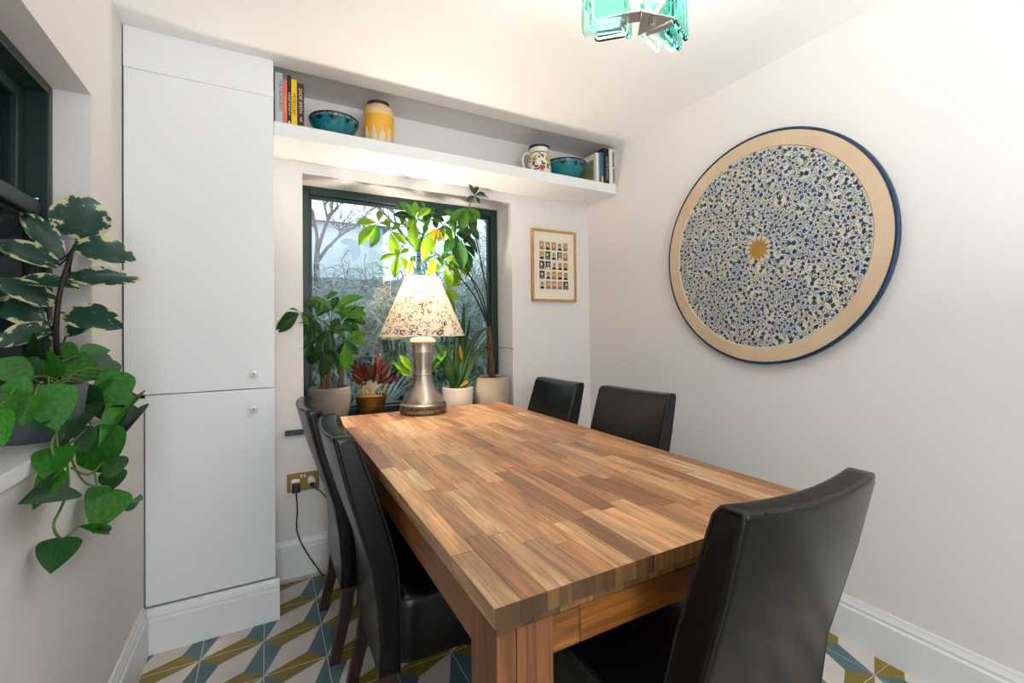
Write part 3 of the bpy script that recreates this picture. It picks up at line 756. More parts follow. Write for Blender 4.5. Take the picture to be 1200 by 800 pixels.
vs_x, vs_y = .485, 2.245
mat('vase_band', (232, 170, 52), .3, coat=.3, vary=((222, 156, 40), 12)); mat('vase_cream', (226, 196, 148), .35, coat=.3, vary=((216, 180, 132), 10)); mat('vase_dark', (50, 28, 22), .4); mat('vase_rib', (216, 204, 180), .4, vary=((196, 180, 150), 20))
vt = thing('ceramic_vase', 'ribbed cream and mustard yellow vase with dark neck on the shelf', 'vase', (vs_x, vs_y, ZS)); vc = (vs_x, vs_y, ZS)
MB().lathe([(.066, 0), (.071, .004), (.075, .03), (.076, .06), (.0755, .10)], 48, vc).build('lower_body', 'vase_band', vt, smooth=50)
MB().lathe([(.0755, .10), (.075, .13), (.0745, .15)], 48, vc, close=False).build('yellow_band', 'vase_band', vt, smooth=50)
MB().lathe([(.0745, .15), (.073, .17), (.069, .188), (.060, .202), (.052, .207)], 48, vc).build('shoulder', 'vase_cream', vt, smooth=50)
MB().lathe([(.052, .206), (.051, .214), (.053, .222), (.049, .224), (.046, .21)], 40, vc).build('neck', 'vase_dark', vt, smooth=40)
for k in range(12):
    a = 2*PI*k/12; b = MB(); rows = []
    for i in range(7):
        u = i/6; z = .004 + .088*u; hw_ = .27*(1 - u**1.8) + .005
        rr = .0755 if z > .03 else .071 + (z/.03)*.0045
        rows.append([V((vs_x + (rr + .0028*(1 - (j/2-1)**2) + .0003)*math.cos(a + (j/2 - 1)*hw_*.9), vs_y + (rr + .0028*(1 - (j/2-1)**2) + .0003)*math.sin(a + (j/2 - 1)*hw_*.9), ZS + z)) for j in range(5)])
    b.grid(rows).build('petal_relief', 'vase_rib', vt, smooth='all')

jx, jy = 1.412, 2.245
mat('jug_white', (232, 226, 214), .25, coat=.4); mat('jug_black', (32, 28, 30), .3)
for nme, c3 in (('jug_red', (206, 70, 46)), ('jug_orange', (222, 160, 70)), ('jug_yellow', (222, 190, 62)), ('jug_green', (26, 66, 56)), ('jug_pink', (196, 84, 100))): mat(nme, c3, .35)
jt = thing('painted_jug', 'white jug painted with black leaves and bright flowers', 'jug', (jx, jy, ZS)); jc = (jx, jy, ZS)
JP = [(.052, 0), (.058, .004), (.068, .03), (.0705, .06), (.068, .09), (.060, .118), (.052, .138), (.051, .150), (.057, .166)]
MB().lathe(JP + [(.060, .172)], 48, jc, close=False).lathe([(.0, .003), (.052, .001)], 48, jc, close=False).build('body', 'jug_white', jt, smooth=60)
MB().lathe([(.058, .168), (.0625, .174), (.063, .180), (.059, .181), (.055, .170)], 48, jc).build('rim', 'jug_black', jt, smooth=40)
MB().lathe([(.0522, .1365), (.0528, .1395), (.0520, .1425)], 48, jc, close=False).build('neck_line', 'jug_black', jt)
MB().lathe([(.0533, 0), (.0593, .004), (.062, .010)], 48, jc, close=False).build('foot_line', 'jug_black', jt)
hdl = [(-.052, .142), (-.075, .150), (-.092, .135), (-.098, .105), (-.090, .070), (-.078, .045), (-.066, .032)]
ha = math.radians(151); hd = V((-math.cos(ha), -math.sin(ha), 0))
MB().tube([V(jc) + V((math.cos(ha), math.sin(ha), 0))*(-u) + V((0, 0, z)) for u, z in hdl], [.007, .0075, .0075, .0075, .0075, .007, .006], 10).build('handle', 'jug_white', jt, smooth='all')
MB().tube([V(jc) + V((math.cos(ha), math.sin(ha), 0))*(-u - .0045) + V((0, 0, z)) for u, z in hdl[1:]], [.0045]*6, 8).build('handle_stripe', 'jug_black', jt, smooth='all')
def jr(z):
    for (r0, z0), (r1, z1) in zip(JP, JP[1:]):
        if z0 <= z <= z1: return r0 + (r1 - r0)*(z - z0)/(z1 - z0)
    return .06
jm = MB(); q = random.Random(8)
def jpetal(a0, z0, ang, L_, W_, mi, off):
    pts = [(0, 0), (L_*.35, W_), (L_*.75, W_*.7), (L_, 0), (L_*.75, -W_*.7), (L_*.35, -W_)]; vs = []
    for u, v_ in pts:
        x_, z_ = u*math.cos(ang) - v_*math.sin(ang), u*math.sin(ang) + v_*math.cos(ang)
        z = min(.16, max(.005, z0 + z_)); r = jr(z) + off; a = a0 + x_/r
        vs.append((jx + r*math.cos(a), jy + r*math.sin(a), ZS + z))
    jm.add(vs, [tuple(range(6))], mi)
for k in range(90):                                   # black leaves
    a0 = q.uniform(0, 2*PI); z0 = q.uniform(.015, .13); aa = q.uniform(0, 2*PI); jpetal(a0, z0, aa, q.uniform(.014, .026), .005, 0 if q.random() < .75 else 4, .0006)
for k, (a0, z0, mi) in enumerate([(-1.9 + i*.62, (.04, .095, .05, .11)[i % 4], (1, 3, 2, 5)[i % 4]) for i in range(10)]):
    for p_ in range(6): jpetal(a0, z0, p_*PI/3, .021, .010, mi, .0009)
    for p_ in range(4): jpetal(a0, z0, p_*PI/2, .005, .003, 0, .0012)
jm.build('painted_flowers', ['jug_black', 'jug_red', 'jug_orange', 'jug_yellow', 'jug_green', 'jug_pink'], jt)['kind'] = 'stuff'

# ------------------------------------------------------------------ wall socket and plugs
mat('brass_plate', (136, 108, 56), .35, .8); mat('plug_white', (226, 222, 214), .4); mat('plug_black', (22, 22, 22), .45); mat('cable_black', (24, 24, 25), .5)
sk = thing('wall_socket', 'double brass wall socket behind the left chairs', 'socket', (.15, YF, .40))
sp_ = MB().box(.080, .222, YF - .007, YF - .0005, .403, .490).build('plate', 'brass_plate', sk, bevel=.002)
for x in (.142, .158): MB().box(x - .004, x + .004, YF - .011, YF - .006, .468, .482).build('switch', 'plug_white', sk, bevel=.001)
for x in (.088, .214): MB().lathe([(.003, 0), (.003, .001)], 8, (0, 0, 0)).v
p1 = thing('power_plug', 'black plug adaptor with cable trailing to the floor', 'plug', (.116, YF - .03, .41))
MB().box(.096, .136, YF - .026, YF - .0075, .420, .465).build('plug_base', 'plug_white', p1, bevel=.006)
MB().box(.099, .135, YF - .062, YF - .024, .412, .452).build('adaptor_body', 'plug_black', p1, bevel=.005)
cab = [at(347, 577, 2.36), at(348.5, 598, 2.36), at(347.5, 618, 2.37), at(352, 634, 2.375), at(361, 650, 2.375), at(371, 664, 2.37), at(379, 674, 2.35)]
cab = [V((p.x, min(p.y, 2.375), max(.004, p.z))) for p in cab] + [V((.285, 2.30, .004)), V((.292, 2.22, .004)), V((.292, 2.12, .004))]
def smooth_path(pts, n=6):
    out = []
    for i in range(len(pts)-1):
        p0 = pts[max(i-1, 0)]; p1_ = pts[i]; p2 = pts[i+1]; p3 = pts[min(i+2, len(pts)-1)]
        for k in range(n):
            t = k/n; out.append(.5*((2*p1_) + (p2 - p0)*t + (2*p0 - 5*p1_ + 4*p2 - p3)*t*t + (3*p1_ - p0 - 3*p2 + p3)*t**3))
    out.append(pts[-1]); return out
MB().tube(smooth_path(cab), .0030, 7).build('cable', 'cable_black', p1, smooth='all')
p2 = thing('power_plug', 'small white plug with black cable in the right-hand socket', 'plug', (.186, YF - .03, .42))
MB().lathe([(.017, 0), (.018, .01), (.015, .024), (.010, .030)], 16).v
q_ = MB().lathe([(.019, .0075), (.019, .018), (.016, .030), (.009, .034)], 18)
MB().add([(.186 + v.x, YF - v.z, .448 + v.y*1.15) for v in q_.v], q_.f).build('plug_body', 'plug_white', p2, smooth=40)
MB().box(.176, .197, YF - .046, YF - .028, .428, .444).build('plug_grip', 'plug_black', p2, bevel=.004)
MB().tube(smooth_path([V((.187, YF - .04, .432)), V((.20, YF - .045, .418)), V((.235, YF - .045, .385)), V((.275, YF - .045, .30)), V((.290, YF - .04, .18)), V((.293, YF - .05, .06)), V((.293, YF - .09, .004))]), .0030, 7).build('cable', 'cable_black', p2, smooth='all')

# ------------------------------------------------------------------ things lying on the far left chair
mat('navy_cloth', (20, 26, 44), .8, bump=(30, .4, .01)); mat('check_cloth', (150, 184, 200), .7); mat('check_line', (60, 84, 100), .7)
bag = thing('folded_jacket', 'dark navy jacket folded on the farther left chair seat', 'jacket', (.45, 1.84, .466))
rows = []
for i in range(9):
    t = i/8*PI; rows.append([V((.45 + (.15 + .012*math.sin(3*a))*math.sin(t)**.5*math.cos(a), 1.84 + .155*math.sin(t)**.5*math.sin(a)*(1 + .05*math.sin(5*a)), .4665 + .055*(1 - math.cos(t)) + (.012*math.sin(4*a + 3*t) if 1 < i < 8 else 0))) for a in [2*PI*k/28 for k in range(28)]])
MB().grid(rows, wrap=True).build('body', 'navy_cloth', bag, smooth='all')
MB().tube(smooth_path([V((.36, 1.75, .575)), V((.42, 1.76, .58)), V((.50, 1.74, .57)), V((.56, 1.76, .53))]), [.018]*19, 8).build('sleeve', 'navy_cloth', bag, smooth='all')
ck = thing('checked_bag', 'pale blue checked cloth bag on the farther left chair behind the jacket', 'bag', (.41, 2.055, .466))
MB().box(.30, .53, 2.03, 2.085, .467, .60).build('body', 'check_cloth', ck, bevel=.015, bseg=3)
gk = MB()
for k in range(6): gk.box(.317 + k*.037, .320 + k*.037, 2.0293, 2.03, .482, .586)
for k in range(3): gk.box(.313, .517, 2.0292, 2.03, .497 + k*.034, .500 + k*.034)
gk.build('check_pattern', 'check_line', ck)['kind'] = 'stuff'
# ------------------------------------------------------------------ plants: leaf meshes and builders
leaf_mat('leaf_pothos', (30, 98, 20), (58, 132, 30), .5, .25)
leaf_mat('leaf_pothos_dark', (20, 66, 30), (32, 86, 30), .5, .2)
leaf_mat('leaf_pachira_dark', (28, 66, 26), (44, 92, 30), .35, .30)
leaf_mat('leaf_pachira_lime', (112, 158, 26), (142, 180, 44), .4, .45)
leaf_mat('leaf_pachira_mid', (64, 120, 30), (90, 142, 36), .38, .38)
leaf_mat('leaf_yellow', (222, 184, 62), (206, 160, 50), .5, .4)
leaf_mat('leaf_red', (64, 25, 17), (100, 42, 24), .45, .25, scale=14)
leaf_mat('leaf_strap', (28, 64, 24), (48, 90, 30), .35, .25)
mat('stem_green', (88, 116, 44), .5); mat('stem_dark', (34, 26, 20), .6); mat('trunk_brown', (110, 78, 50), .8, vary=((70, 48, 32), 30), bump=(50, .5, .004)); mat('stem_pale', (190, 170, 110), .6)
mat('soil', (44, 34, 26), .95, bump=(90, .8, .01)); mat('husk', (146, 104, 54), .9, bump=(120, .8, .01))

def variegated():
    m = mat('leaf_variegated', (40, 70, 56), .3); nt = m.node_tree; b = nt.nodes['Principled BSDF']
    tc = nt.nodes.new('ShaderNodeTexCoord'); sp = nt.nodes.new('ShaderNodeSeparateXYZ'); nt.links.new(tc.outputs['Object'], sp.inputs[0])
    oi = nt.nodes.new('ShaderNodeObjectInfo')
    ad = nt.nodes.new('ShaderNodeVectorMath'); ad.operation = 'ADD'; nt.links.new(tc.outputs['Object'], ad.inputs[0])
    mu = nt.nodes.new('ShaderNodeMath'); mu.operation = 'MULTIPLY'; mu.inputs[1].default_value = 20; nt.links.new(oi.outputs['Random'], mu.inputs[0]); nt.links.new(mu.outputs[0], ad.inputs[1])
    n = nt.nodes.new('ShaderNodeTexNoise'); n.inputs['Scale'].default_value = 5.5; n.inputs['Detail'].default_value = 2; nt.links.new(ad.outputs[0], n.inputs['Vector'])
    # distance from the leaf edge: leaf is an ellipse x in +-.5, y in 0..1
    def math_(op, a, b_=None, v=None):
        q = nt.nodes.new('ShaderNodeMath'); q.operation = op
        nt.links.new(a, q.inputs[0])
        if b_ is not None: nt.links.new(b_, q.inputs[1])
        elif v is not None: q.inputs[1].default_value = v
        return q.outputs[0]
    x2 = math_('POWER', math_('MULTIPLY', math_('ABSOLUTE', sp.outputs['X']), None, 2.0), None, 2.0)
    y2 = math_('POWER', math_('ABSOLUTE', math_('MULTIPLY', math_('SUBTRACT', sp.outputs['Y'], None, .5), None, 2.0)), None, 2.0)
    d_ = math_('ADD', x2, y2)
    e_ = math_('ADD', d_, math_('MULTIPLY', math_('SUBTRACT', n.outputs['Fac'], None, .5), None, 2.7))
    r = nt.nodes.new('ShaderNodeValToRGB'); els = r.color_ramp.elements; r.color_ramp.interpolation = 'CONSTANT'
    els[0].position = 0; els[0].color = lin((40, 74, 62)); els[1].position = .80; els[1].color = lin((206, 202, 158))
    e2 = els.new(.52); e2.color = lin((58, 88, 74))
    nt.links.new(e_, r.inputs['Fac']); nt.links.new(r.outputs[0], b.inputs['Base Color'])
    t = nt.nodes.new('ShaderNodeBsdfTranslucent'); nt.links.new(r.outputs[0], t.inputs[0])
    mx = nt.nodes.new('ShaderNodeMixShader'); mx.inputs[0].default_value = .15
    nt.links.new(b.outputs[0], mx.inputs[1]); nt.links.new(t.outputs[0], mx.inputs[2]); nt.links.new(mx.outputs[0], nt.nodes['Material Output'].inputs['Surface'])
variegated()

def leaf_mesh(name, prof, matn, fold=.18, droop=.15, rows=9, wave=0):
    b = MB(); rr = []
    for i in range(rows + 1):
        t = i/rows; hw = prof(t)*.5; row = []
        for u in (-1, -.55, 0, .55, 1):
            row.append(V((u*hw, t - (0.0 if not wave else 0), fold*abs(u)*hw*2*.5 - droop*t*t + wave*math.sin(t*9 + u*2)*abs(u)*.05)))
        rr.append(row)
    b.grid(rr)
    return b.mesh(name, matn, smooth='all')
ell = lambda t: max(.02, math.sin(PI*min(1, max(0, t)))**.62)
def heart(t):
    return max(.02, (1 - (1 - min(1, t/.28))**2)**.5*(1 - max(0, (t - .28)/.72)**1.8)**.9) if t > 0 else .30
def lance(t): return max(.03, math.sin(PI*t**.85)**.8)
def obov(t): return max(.04, math.sin(PI*t**1.25)**.85)
LM = {
 'rubber': leaf_mesh('rubber_leaf', ell, 'leaf_variegated', .22, .12, 10, .3),
 'pothos': leaf_mesh('pothos_leaf', heart, 'leaf_pothos', .16, .12, 10),
 'pothos_dark': leaf_mesh('pothos_leaf', heart, 'leaf_pothos_dark', .16, .10, 10),
 'pd': leaf_mesh('leaflet', obov, 'leaf_pachira_dark', .25, .22, 8),
 'pm': leaf_mesh('leaflet', obov, 'leaf_pachira_mid', .25, .18, 8),
 'pl': leaf_mesh('leaflet', obov, 'leaf_pachira_lime', .22, .15, 8),
 'py': leaf_mesh('leaflet', lance, 'leaf_yellow', .5, .25, 8),
 'red': leaf_mesh('red_leaf', lance, 'leaf_red', .3, .08, 8, .6),
}
def place_leaf(key, parent, base, tip, width, nrm, name='leaf'):
    base = V(base); tip = V(tip); y = (tip - base); L = y.length; y.normalize()
    z = V(nrm) - y*y.dot(V(nrm))
    if z.length < 1e-4: z = V((0, 0, 1)) - y*y.z
    z.normalize(); x = y.cross(z)
    o = bpy.data.objects.new(name, LM[key]); COL.objects.link(o); o.parent = parent
    M = Matrix.Identity(4); off = base - wloc(parent)
    for i in range(3): M[i][0] = x[i]*width; M[i][1] = y[i]*L; M[i][2] = z[i]*L; M[i][3] = off[i]
    o.matrix_basis = M
    return o
def tocam(p): return (EYE - V(p)).normalized()
lrn = random.Random(77)
def jit(s_): return V((lrn.uniform(-s_, s_), lrn.uniform(-s_, s_), lrn.uniform(-s_, s_)))
def bez(p0, p1, p2, n=8): return [V(p0)*(1-t)**2 + V(p1)*2*t*(1-t) + V(p2)*t*t for t in [i/n for i in range(n+1)]]

mat('pot_concrete', (116, 110, 104), .75, vary=((98, 94, 90), 9), bump=(60, .3, .004)); mat('pot_brass', (112, 86, 40), .38, .7, vary=((78, 60, 32), 12))
mat('pot_white', (226, 216, 206), .35, coat=.2); mat('pot_taupe', (176, 164, 150), .6, vary=((164, 152, 138), 8)); mat('pot_grey', (98, 104, 106), .5, vary=((80, 86, 90), 14)); mat('pot_black', (26, 26, 26), .5)
def pot(parent, c_, prof, matn, soil_r, soil_z, soilm='soil'):
    MB().lathe(prof, 40, c_).build('pot', matn, parent, smooth=40)
    MB().lathe([(soil_r, soil_z - .006), (soil_r*.6, soil_z + .002), (0, soil_z + .004)], 24, c_, close=False).build('soil', soilm, parent, smooth='all')

# variegated rubber plant in the left window
rp = thing('rubber_plant', 'variegated cream-edged rubber plant on the left window sill', 'plant', (-.478, 1.64, LZ0))
pot(rp, (-.478, 1.64, LZ0), [(.052, 0), (.055, .003), (.066, .10), (.068, .112), (.062, .112), (.060, .09), (0, .088)], 'pot_white', .061, .10)
stem = [V((-.478, 1.635, LZ0 + .09)), atx(66, 400, -.472), atx(69, 350, -.465), atx(79, 310, -.462), atx(90, 284, -.458)]
stem = smooth_path(stem, 4); MB().tube(stem, [.0075 - .004*i/len(stem) for i in range(len(stem))], 8).build('stem', 'stem_dark', rp, smooth='all')
RL = [ # base px, tip px, width px, depth base, depth tip
 ((89, 281), (101, 229), 52, 1.315, 1.29), ((84, 287), (158, 301), 33, 1.30, 1.36), ((79, 326), (164, 325), 23, 1.27, 1.34), ((73, 306), (27, 245), 26, 1.27, 1.22),
 ((71, 312), (-6, 283), 27, 1.26, 1.12), ((94, 338), (16, 324), 20, 1.20, 1.14), ((66, 356), (-4, 328), 26, 1.22, 1.08), ((73, 366), (142, 380), 34, 1.22, 1.24),
 ((62, 382), (-2, 402), 26, 1.19, 1.05), ((55, 377), (-8, 352), 38, 1.20, 1.10), ((76, 395), (112, 372), 22, 1.25, 1.30), ((74, 335), (100, 318), 16, 1.28, 1.33), ((66, 398), (38, 372), 20, 1.2, 1.24)]
for (b0, t0, wpx, d0, d1) in RL:
    p, q = atd(*b0, d0), atd(*t0, d1)
    near = min(stem, key=lambda s_: (s_ - p).length)
    MB().tube([near, (near + p)/2 + V((0, 0, -.004)), p + (q - p)*.03], [.0032, .0026, .0022], 6).build('petiole', 'stem_dark', rp, smooth='all')
    place_leaf('rubber', rp, p, q, wpx*(d0 + d1)/2/FPX*1.05, tocam(p) + V((0, 0, .55)) + jit(.25))

# pothos trailing over the left sill
po_ = thing('trailing_pothos', 'green trailing pothos in a grey pot spilling over the left sill', 'plant', (-.462, 1.425, LZ0))
pot(po_, (-.462, 1.425, LZ0), [(.060, 0), (.064, .003), (.078, .05), (.084, .10), (.086, .122), (.078, .122), (.075, .10), (0, .098)], 'pot_grey', .077, .108)
PL = [ # base, tip, width px, X plane, dark?
 ((57, 450), (66, 503), 38, -.395, 0), ((100, 474), (66, 516), 36, -.40, 1), ((121, 434), (116, 490), 49, -.40, 0), ((160, 463), (118, 499), 24, -.355, 0), ((161, 478), (133, 508), 26, -.375, 1),
 ((108, 500), (126, 556), 44, -.375, 0), ((122, 540), (152, 553), 22, -.355, 0), ((131, 549), (133, 574), 22, -.375, 1), ((130, 573), (114, 616), 38, -.352, 0), ((134, 589), (177, 586), 9, -.345, 0), ((92, 616), (144, 624), 9, -.35, 0),
 ((80, 570), (42, 580), 34, -.362, 1), ((66, 550), (43, 590), 22, -.365, 0), ((73, 630), (60, 668), 33, -.36, 1), ((68, 524), (56, 560), 32, -.372, 0), ((4, 446), (28, 416), 34, -.43, 0), ((16, 464), (30, 440), 22, -.41, 0),
 ((12, 462), (6, 504), 26, -.405, 0), ((-4, 480), (4, 520), 22, -.40, 0), ((40, 464), (28, 492), 22, -.40, 0), ((50, 442), (58, 412), 30, -.46, 0), ((84, 446), (100, 410), 34, -.455, 0), ((98, 418), (131, 402), 18, -.45, 0), ((46, 420), (38, 396), 14, -.45, 1),
 ((104, 440), (143, 414), 24, -.44, 1), ((80, 455), (92, 488), 34, -.43, 1), ((110, 455), (145, 470), 26, -.40, 0), ((26, 440), (44, 418), 24, -.46, 1), ((118, 480), (150, 500), 24, -.385, 1), ((60, 470), (42, 500), 24, -.41, 1), ((92, 500), (100, 530), 24, -.39, 1), ((70, 418), (84, 398), 20, -.47, 0)]
origin = V((-.455, 1.44, LZ0 + .112))
for (b0, t0, wpx, X, dk) in PL:
    p, q = atx(*b0, X), atx(*t0, X + lrn.uniform(.0, .025))
    if p.z < LZ0 + .02: p.x = max(p.x, -.385)
    q.x = max(q.x, -.388 if q.z < LZ0 + .03 else -.46)
    place_leaf('pothos_dark' if dk else 'pothos', po_, p, q, wpx*depth((p + q)/2)/FPX*1.22, tocam((p + q)/2) + jit(.16) + V((0, 0, .1)))
    if p.z > LZ0 - .02:
        mid = (origin + p)/2 + V((0, 0, .05 if p.z > LZ0 + .05 else .07))
        MB().tube(bez(origin + jit(.03), mid, p, 6), .0018, 5).build('petiole', 'stem_green', po_, smooth='all')
vines = [[(72, 500, -.40), (76, 520, -.378), (79, 545, -.372), (80, 572, -.366), (72, 594, -.362), (63, 613, -.36), (66, 626, -.36), (74, 632, -.36)],
         [(78, 506, -.40), (82, 530, -.374), (90, 552, -.368), (104, 568, -.358), (128, 571, -.352), (132, 588, -.347)],
         [(74, 632, -.36), (84, 624, -.355), (92, 616, -.35)], [(84, 548, -.37), (104, 556, -.36), (122, 540, -.356)], [(110, 552, -.362), (113, 566, -.358), (112, 572, -.356)],
         [(82, 520, -.376), (104, 500, -.376), (112, 496, -.376)], [(70, 500, -.40), (60, 520, -.375), (66, 540, -.37)]]
for vn in vines:
    MB().tube(smooth_path([atx(*p) for p in vn], 4), .0024, 6).build('vine', 'stem_green', po_, smooth='all')
for a_ in (2.6, 3.6, 4.4, 5.2): 
    e_ = origin + V((.07*math.cos(a_), .09*math.sin(a_), -.01)); MB().tube(bez(origin, (origin + e_)/2 + V((0, 0, .06)), e_, 6), .002, 5).build('vine', 'stem_green', po_, smooth='all')

ZW = WZ0                                             # far sill
def palm(parent, centre, tips, key, Y, wf_=.36, stem_from=None, jy=.04, pet='stem_green'):
    cpos = at(*centre, Y)
    for tp in tips:
        q = at(*tp[:2], Y + lrn.uniform(-jy, jy)); k = tp[2] if len(tp) > 2 else key
        L = (q - cpos).length
        q.y = min(q.y, YG - .015) if q.z < WZ1 and WX0 < q.x < WX1 else min(q.y, YF - .01)
        place_leaf(k, parent, cpos + (q - cpos)*.06, q, max(.022, L*wf_), tocam(cpos)*.8 + V((0, 0, .6)) + jit(.35))
    if stem_from is not None:
        s_ = V(stem_from); MB().tube(bez(s_, (s_ + cpos)/2 + V((0, 0, .03)), cpos, 7), [.003]*4 + [.002]*4, 6).build('petiole', pet, parent, smooth='all')
    return cpos

# small pachira in the concrete pot
pa = thing('money_tree', 'bushy money tree in speckled concrete pot at left end of window sill', 'plant', (.282, 2.50, ZW))
pot(pa, (.282, 2.50, ZW), [(.070, 0), (.078, .004), (.094, .05), (.104, .11), (.106, .160), (.103, .180), (.096, .186), (.090, .180), (.088, .165), (0, .163)], 'pot_concrete', .090, .172)
tr = []
for bx_, tx_, ty_ in ((376, 380, 400), (383, 388, 385), (397, 402, 405)):
    a_ = at(bx_, 456, 2.50); t_ = at(tx_, ty_, 2.49); tr.append(t_)
    MB().tube(bez(a_ - V((0, 0, .03)), (a_ + t_)/2 + V((.008, 0, 0)), t_, 6), [.011, .0105, .010, .0095, .009, .008, .006], 8).build('trunk', 'trunk_brown', pa, smooth='all')
SP = [((389, 366), [(424, 343, 'pm'), (431, 366, 'pm'), (406, 367, 'pm'), (370, 346, 'pm'), (352, 352), (395, 345)], 'pd', 2.47), ((352, 366), [(322, 374), (323, 389), (340, 360, 'pm'), (362, 381, 'pm'), (370, 370)], 'pd', 2.40),
      ((385, 385), [(362, 402), (372, 420), (406, 392, 'pm'), (412, 384), (398, 372), (388, 410)], 'pd', 2.45), ((378, 412), [(380, 444), (367, 424), (392, 430), (362, 414)], 'pd', 2.43),
      ((404, 398), [(432, 402, 'pm'), (428, 388, 'pm'), (408, 436, 'pm'), (420, 416), (396, 420)], 'pd', 2.46), ((370, 372), [(358, 390), (350, 376), (376, 352, 'pm'), (385, 360), (372, 398)], 'pd', 2.44),
      ((400, 376), [(431, 374), (420, 394), (402, 356, 'pm'), (386, 392), (414, 358)], 'pd', 2.50), ((392, 408), [(400, 434), (410, 418), (384, 432), (374, 420)], 'pd', 2.48), ((366, 400), [(354, 420), (350, 406), (366, 430), (380, 404)], 'pd', 2.46), ((382, 352), [(362, 350, 'pm'), (396, 340, 'pm'), (402, 360), (370, 366)], 'pm', 2.50), ((412, 372), [(430, 380), (426, 358, 'pm'), (400, 386), (418, 396)], 'pm', 2.52), ((362, 386), [(345, 396), (352, 408), (376, 394), (360, 366)], 'pd', 2.47)]
for cpx, tips, key, Y in SP: palm(pa, cpx, tips, key, Y, .41, stem_from=min(tr, key=lambda t_: (t_ - at(*cpx, Y)).length))

# red-leaved plant in the brass bowl
rd = thing('red_leaf_plant', 'small plant with brownish red leaves in a tapered brass pot', 'plant', (.490, 2.495, ZW))
pot(rd, (.490, 2.495, ZW), [(.056, 0), (.060, .003), (.072, .08), (.080, .118), (.084, .120), (.085, .128), (.080, .129), (.074, .115), (0, .112)], 'pot_brass', .074, .120, 'husk')
base = V((.490, 2.495, ZW + .118))
for tp, ww in (((446, 414), 12), ((459, 423), 11), ((466, 437), 9), ((468, 434), 10), ((413, 421), 13), ((418, 425), 14), ((426, 427), 12), ((433, 427), 11), ((440, 425), 11), ((410, 428), 10), ((424, 436), 10), ((446, 436), 10), ((412, 440), 8), ((455, 438), 9), ((437, 434), 10)):
    t_ = at(*tp, 2.495 + lrn.uniform(-.05, .04)); b_ = base + V((lrn.uniform(-.04, .04), lrn.uniform(-.03, .03), 0)); k = b_ + (t_ - b_)*.42 + V((0, 0, .012))
    MB().tube(bez(b_, (b_ + k)/2 + jit(.008), k, 4), .0016, 5).build('stalk', 'stem_pale', rd, smooth='all')
    place_leaf('red', rd, k, t_ + V((0, 0, .004)), ww*2.0/FPX, tocam(k) + jit(.5))
for k in range(14):
    b_ = base + V((lrn.uniform(-.055, .055), lrn.uniform(-.04, .04), 0)); MB().tube([b_, b_ + V((lrn.uniform(-.02, .02), lrn.uniform(-.01, .01), lrn.uniform(.03, .07)))], .0013, 5).build('stalk', 'stem_pale', rd)

# strappy plant in the white pot
sp3 = thing('strap_leaf_plant', 'upright strap-leaved green plant in round white pot behind the lamp', 'plant', (.985, 2.495, ZW))
pot(sp3, (.985, 2.495, ZW), [(.076, 0), (.082, .004), (.090, .05), (.091, .136), (.086, .138), (.084, .125), (0, .122)], 'pot_white', .084, .130)
base = V((.985, 2.495, ZW + .125))
for (tp, mid, wd) in (((544, 356), (540, 410), .040), ((551, 372), (543, 415), .030), ((573, 383), (552, 405), .034), ((574, 409), (556, 420), .030), ((566, 431), (554, 446), .022), ((512, 396), (522, 425), .030), ((507, 419), (520, 430), .026), ((505, 435), (520, 438), .016),
                      ((523, 392), (526, 420), .032), ((533, 396), (533, 425), .030), ((514, 408), (526, 430), .026), ((547, 395), (540, 425), .030), ((572, 410), (560, 412), .026), ((538, 374), (538, 415), .032), ((528, 430), (530, 440), .022), ((556, 398), (545, 425), .028)):
    t_ = at(*tp, 2.47 + lrn.uniform(-.05, .05)); m_ = at(*mid, 2.48); b_ = base + V((lrn.uniform(-.03, .03), lrn.uniform(-.02, .02), -.01))
    pts = bez(b_, m_*2 - (b_ + t_)/2, t_, 9); n_ = len(pts)
    MB().ribbon(pts, [max(.002, wd*math.sin(PI*min(.96, .22 + .76*i/(n_-1)))**.8) for i in range(n_)], RGT + jit(.4), fold=-.35).build('leaf', 'leaf_strap', sp3, smooth='all')
place_leaf('py', sp3, at(539, 404, 2.44), at(542, 424, 2.43), .020, tocam(at(540, 410, 2.44)))
place_leaf('py', sp3, at(548, 446, 2.46), at(540, 452, 2.43), .02, tocam(at(540, 450, 2.44)))

# tall pachira in the taupe pot
tp4 = thing('money_tree', 'tall money tree in taupe pot at right end of sill, leaning over the lamp', 'plant', (1.212, 2.50, ZW))
pot(tp4, (1.212, 2.50, ZW), [(.098, 0), (.104, .004), (.113, .06), (.113, .178), (.110, .186), (.102, .186), (.100, .17), (0, .168)], 'pot_taupe', .101, .176)
pb = at(577, 440, 2.50)
for k in range(3):                                   # braided trunk
    pts = []
    for i in range(13):
        t = i/12; a_ = k*2*PI/3 + t*5.5; c_ = at(577 - 4*t, 442 - 60*t, 2.50); pts.append(c_ + V((math.cos(a_)*.012*(1 - .4*t), math.sin(a_)*.012*(1 - .4*t), 0)))
    MB().tube(pts, [.011 - .004*i/12 for i in range(13)], 8).build('trunk', 'trunk_brown', tp4, smooth='all')
tt = at(573, 384, 2.50)
def tstem(*px):
    pts = smooth_path([tt] + [at(x_, y_, Y_) for x_, y_, Y_ in px], 5); n_ = len(pts)
    MB().tube(pts, [.0048 - .0026*i/n_ for i in range(n_)], 6).build('stem', 'stem_dark', tp4, smooth='all'); return pts[-1]
e1 = tstem((555, 345, 2.46), (525, 310, 2.42), (498, 285, 2.39), (485, 268, 2.38))
e2 = tstem((562, 348, 2.47), (545, 312, 2.43), (532, 285, 2.41))
e3 = tstem((570, 340, 2.47), (560, 290, 2.44), (552, 255, 2.41), (549, 243, 2.40))
e4 = tstem((566, 350, 2.48), (552, 325, 2.45), (528, 300, 2.42))
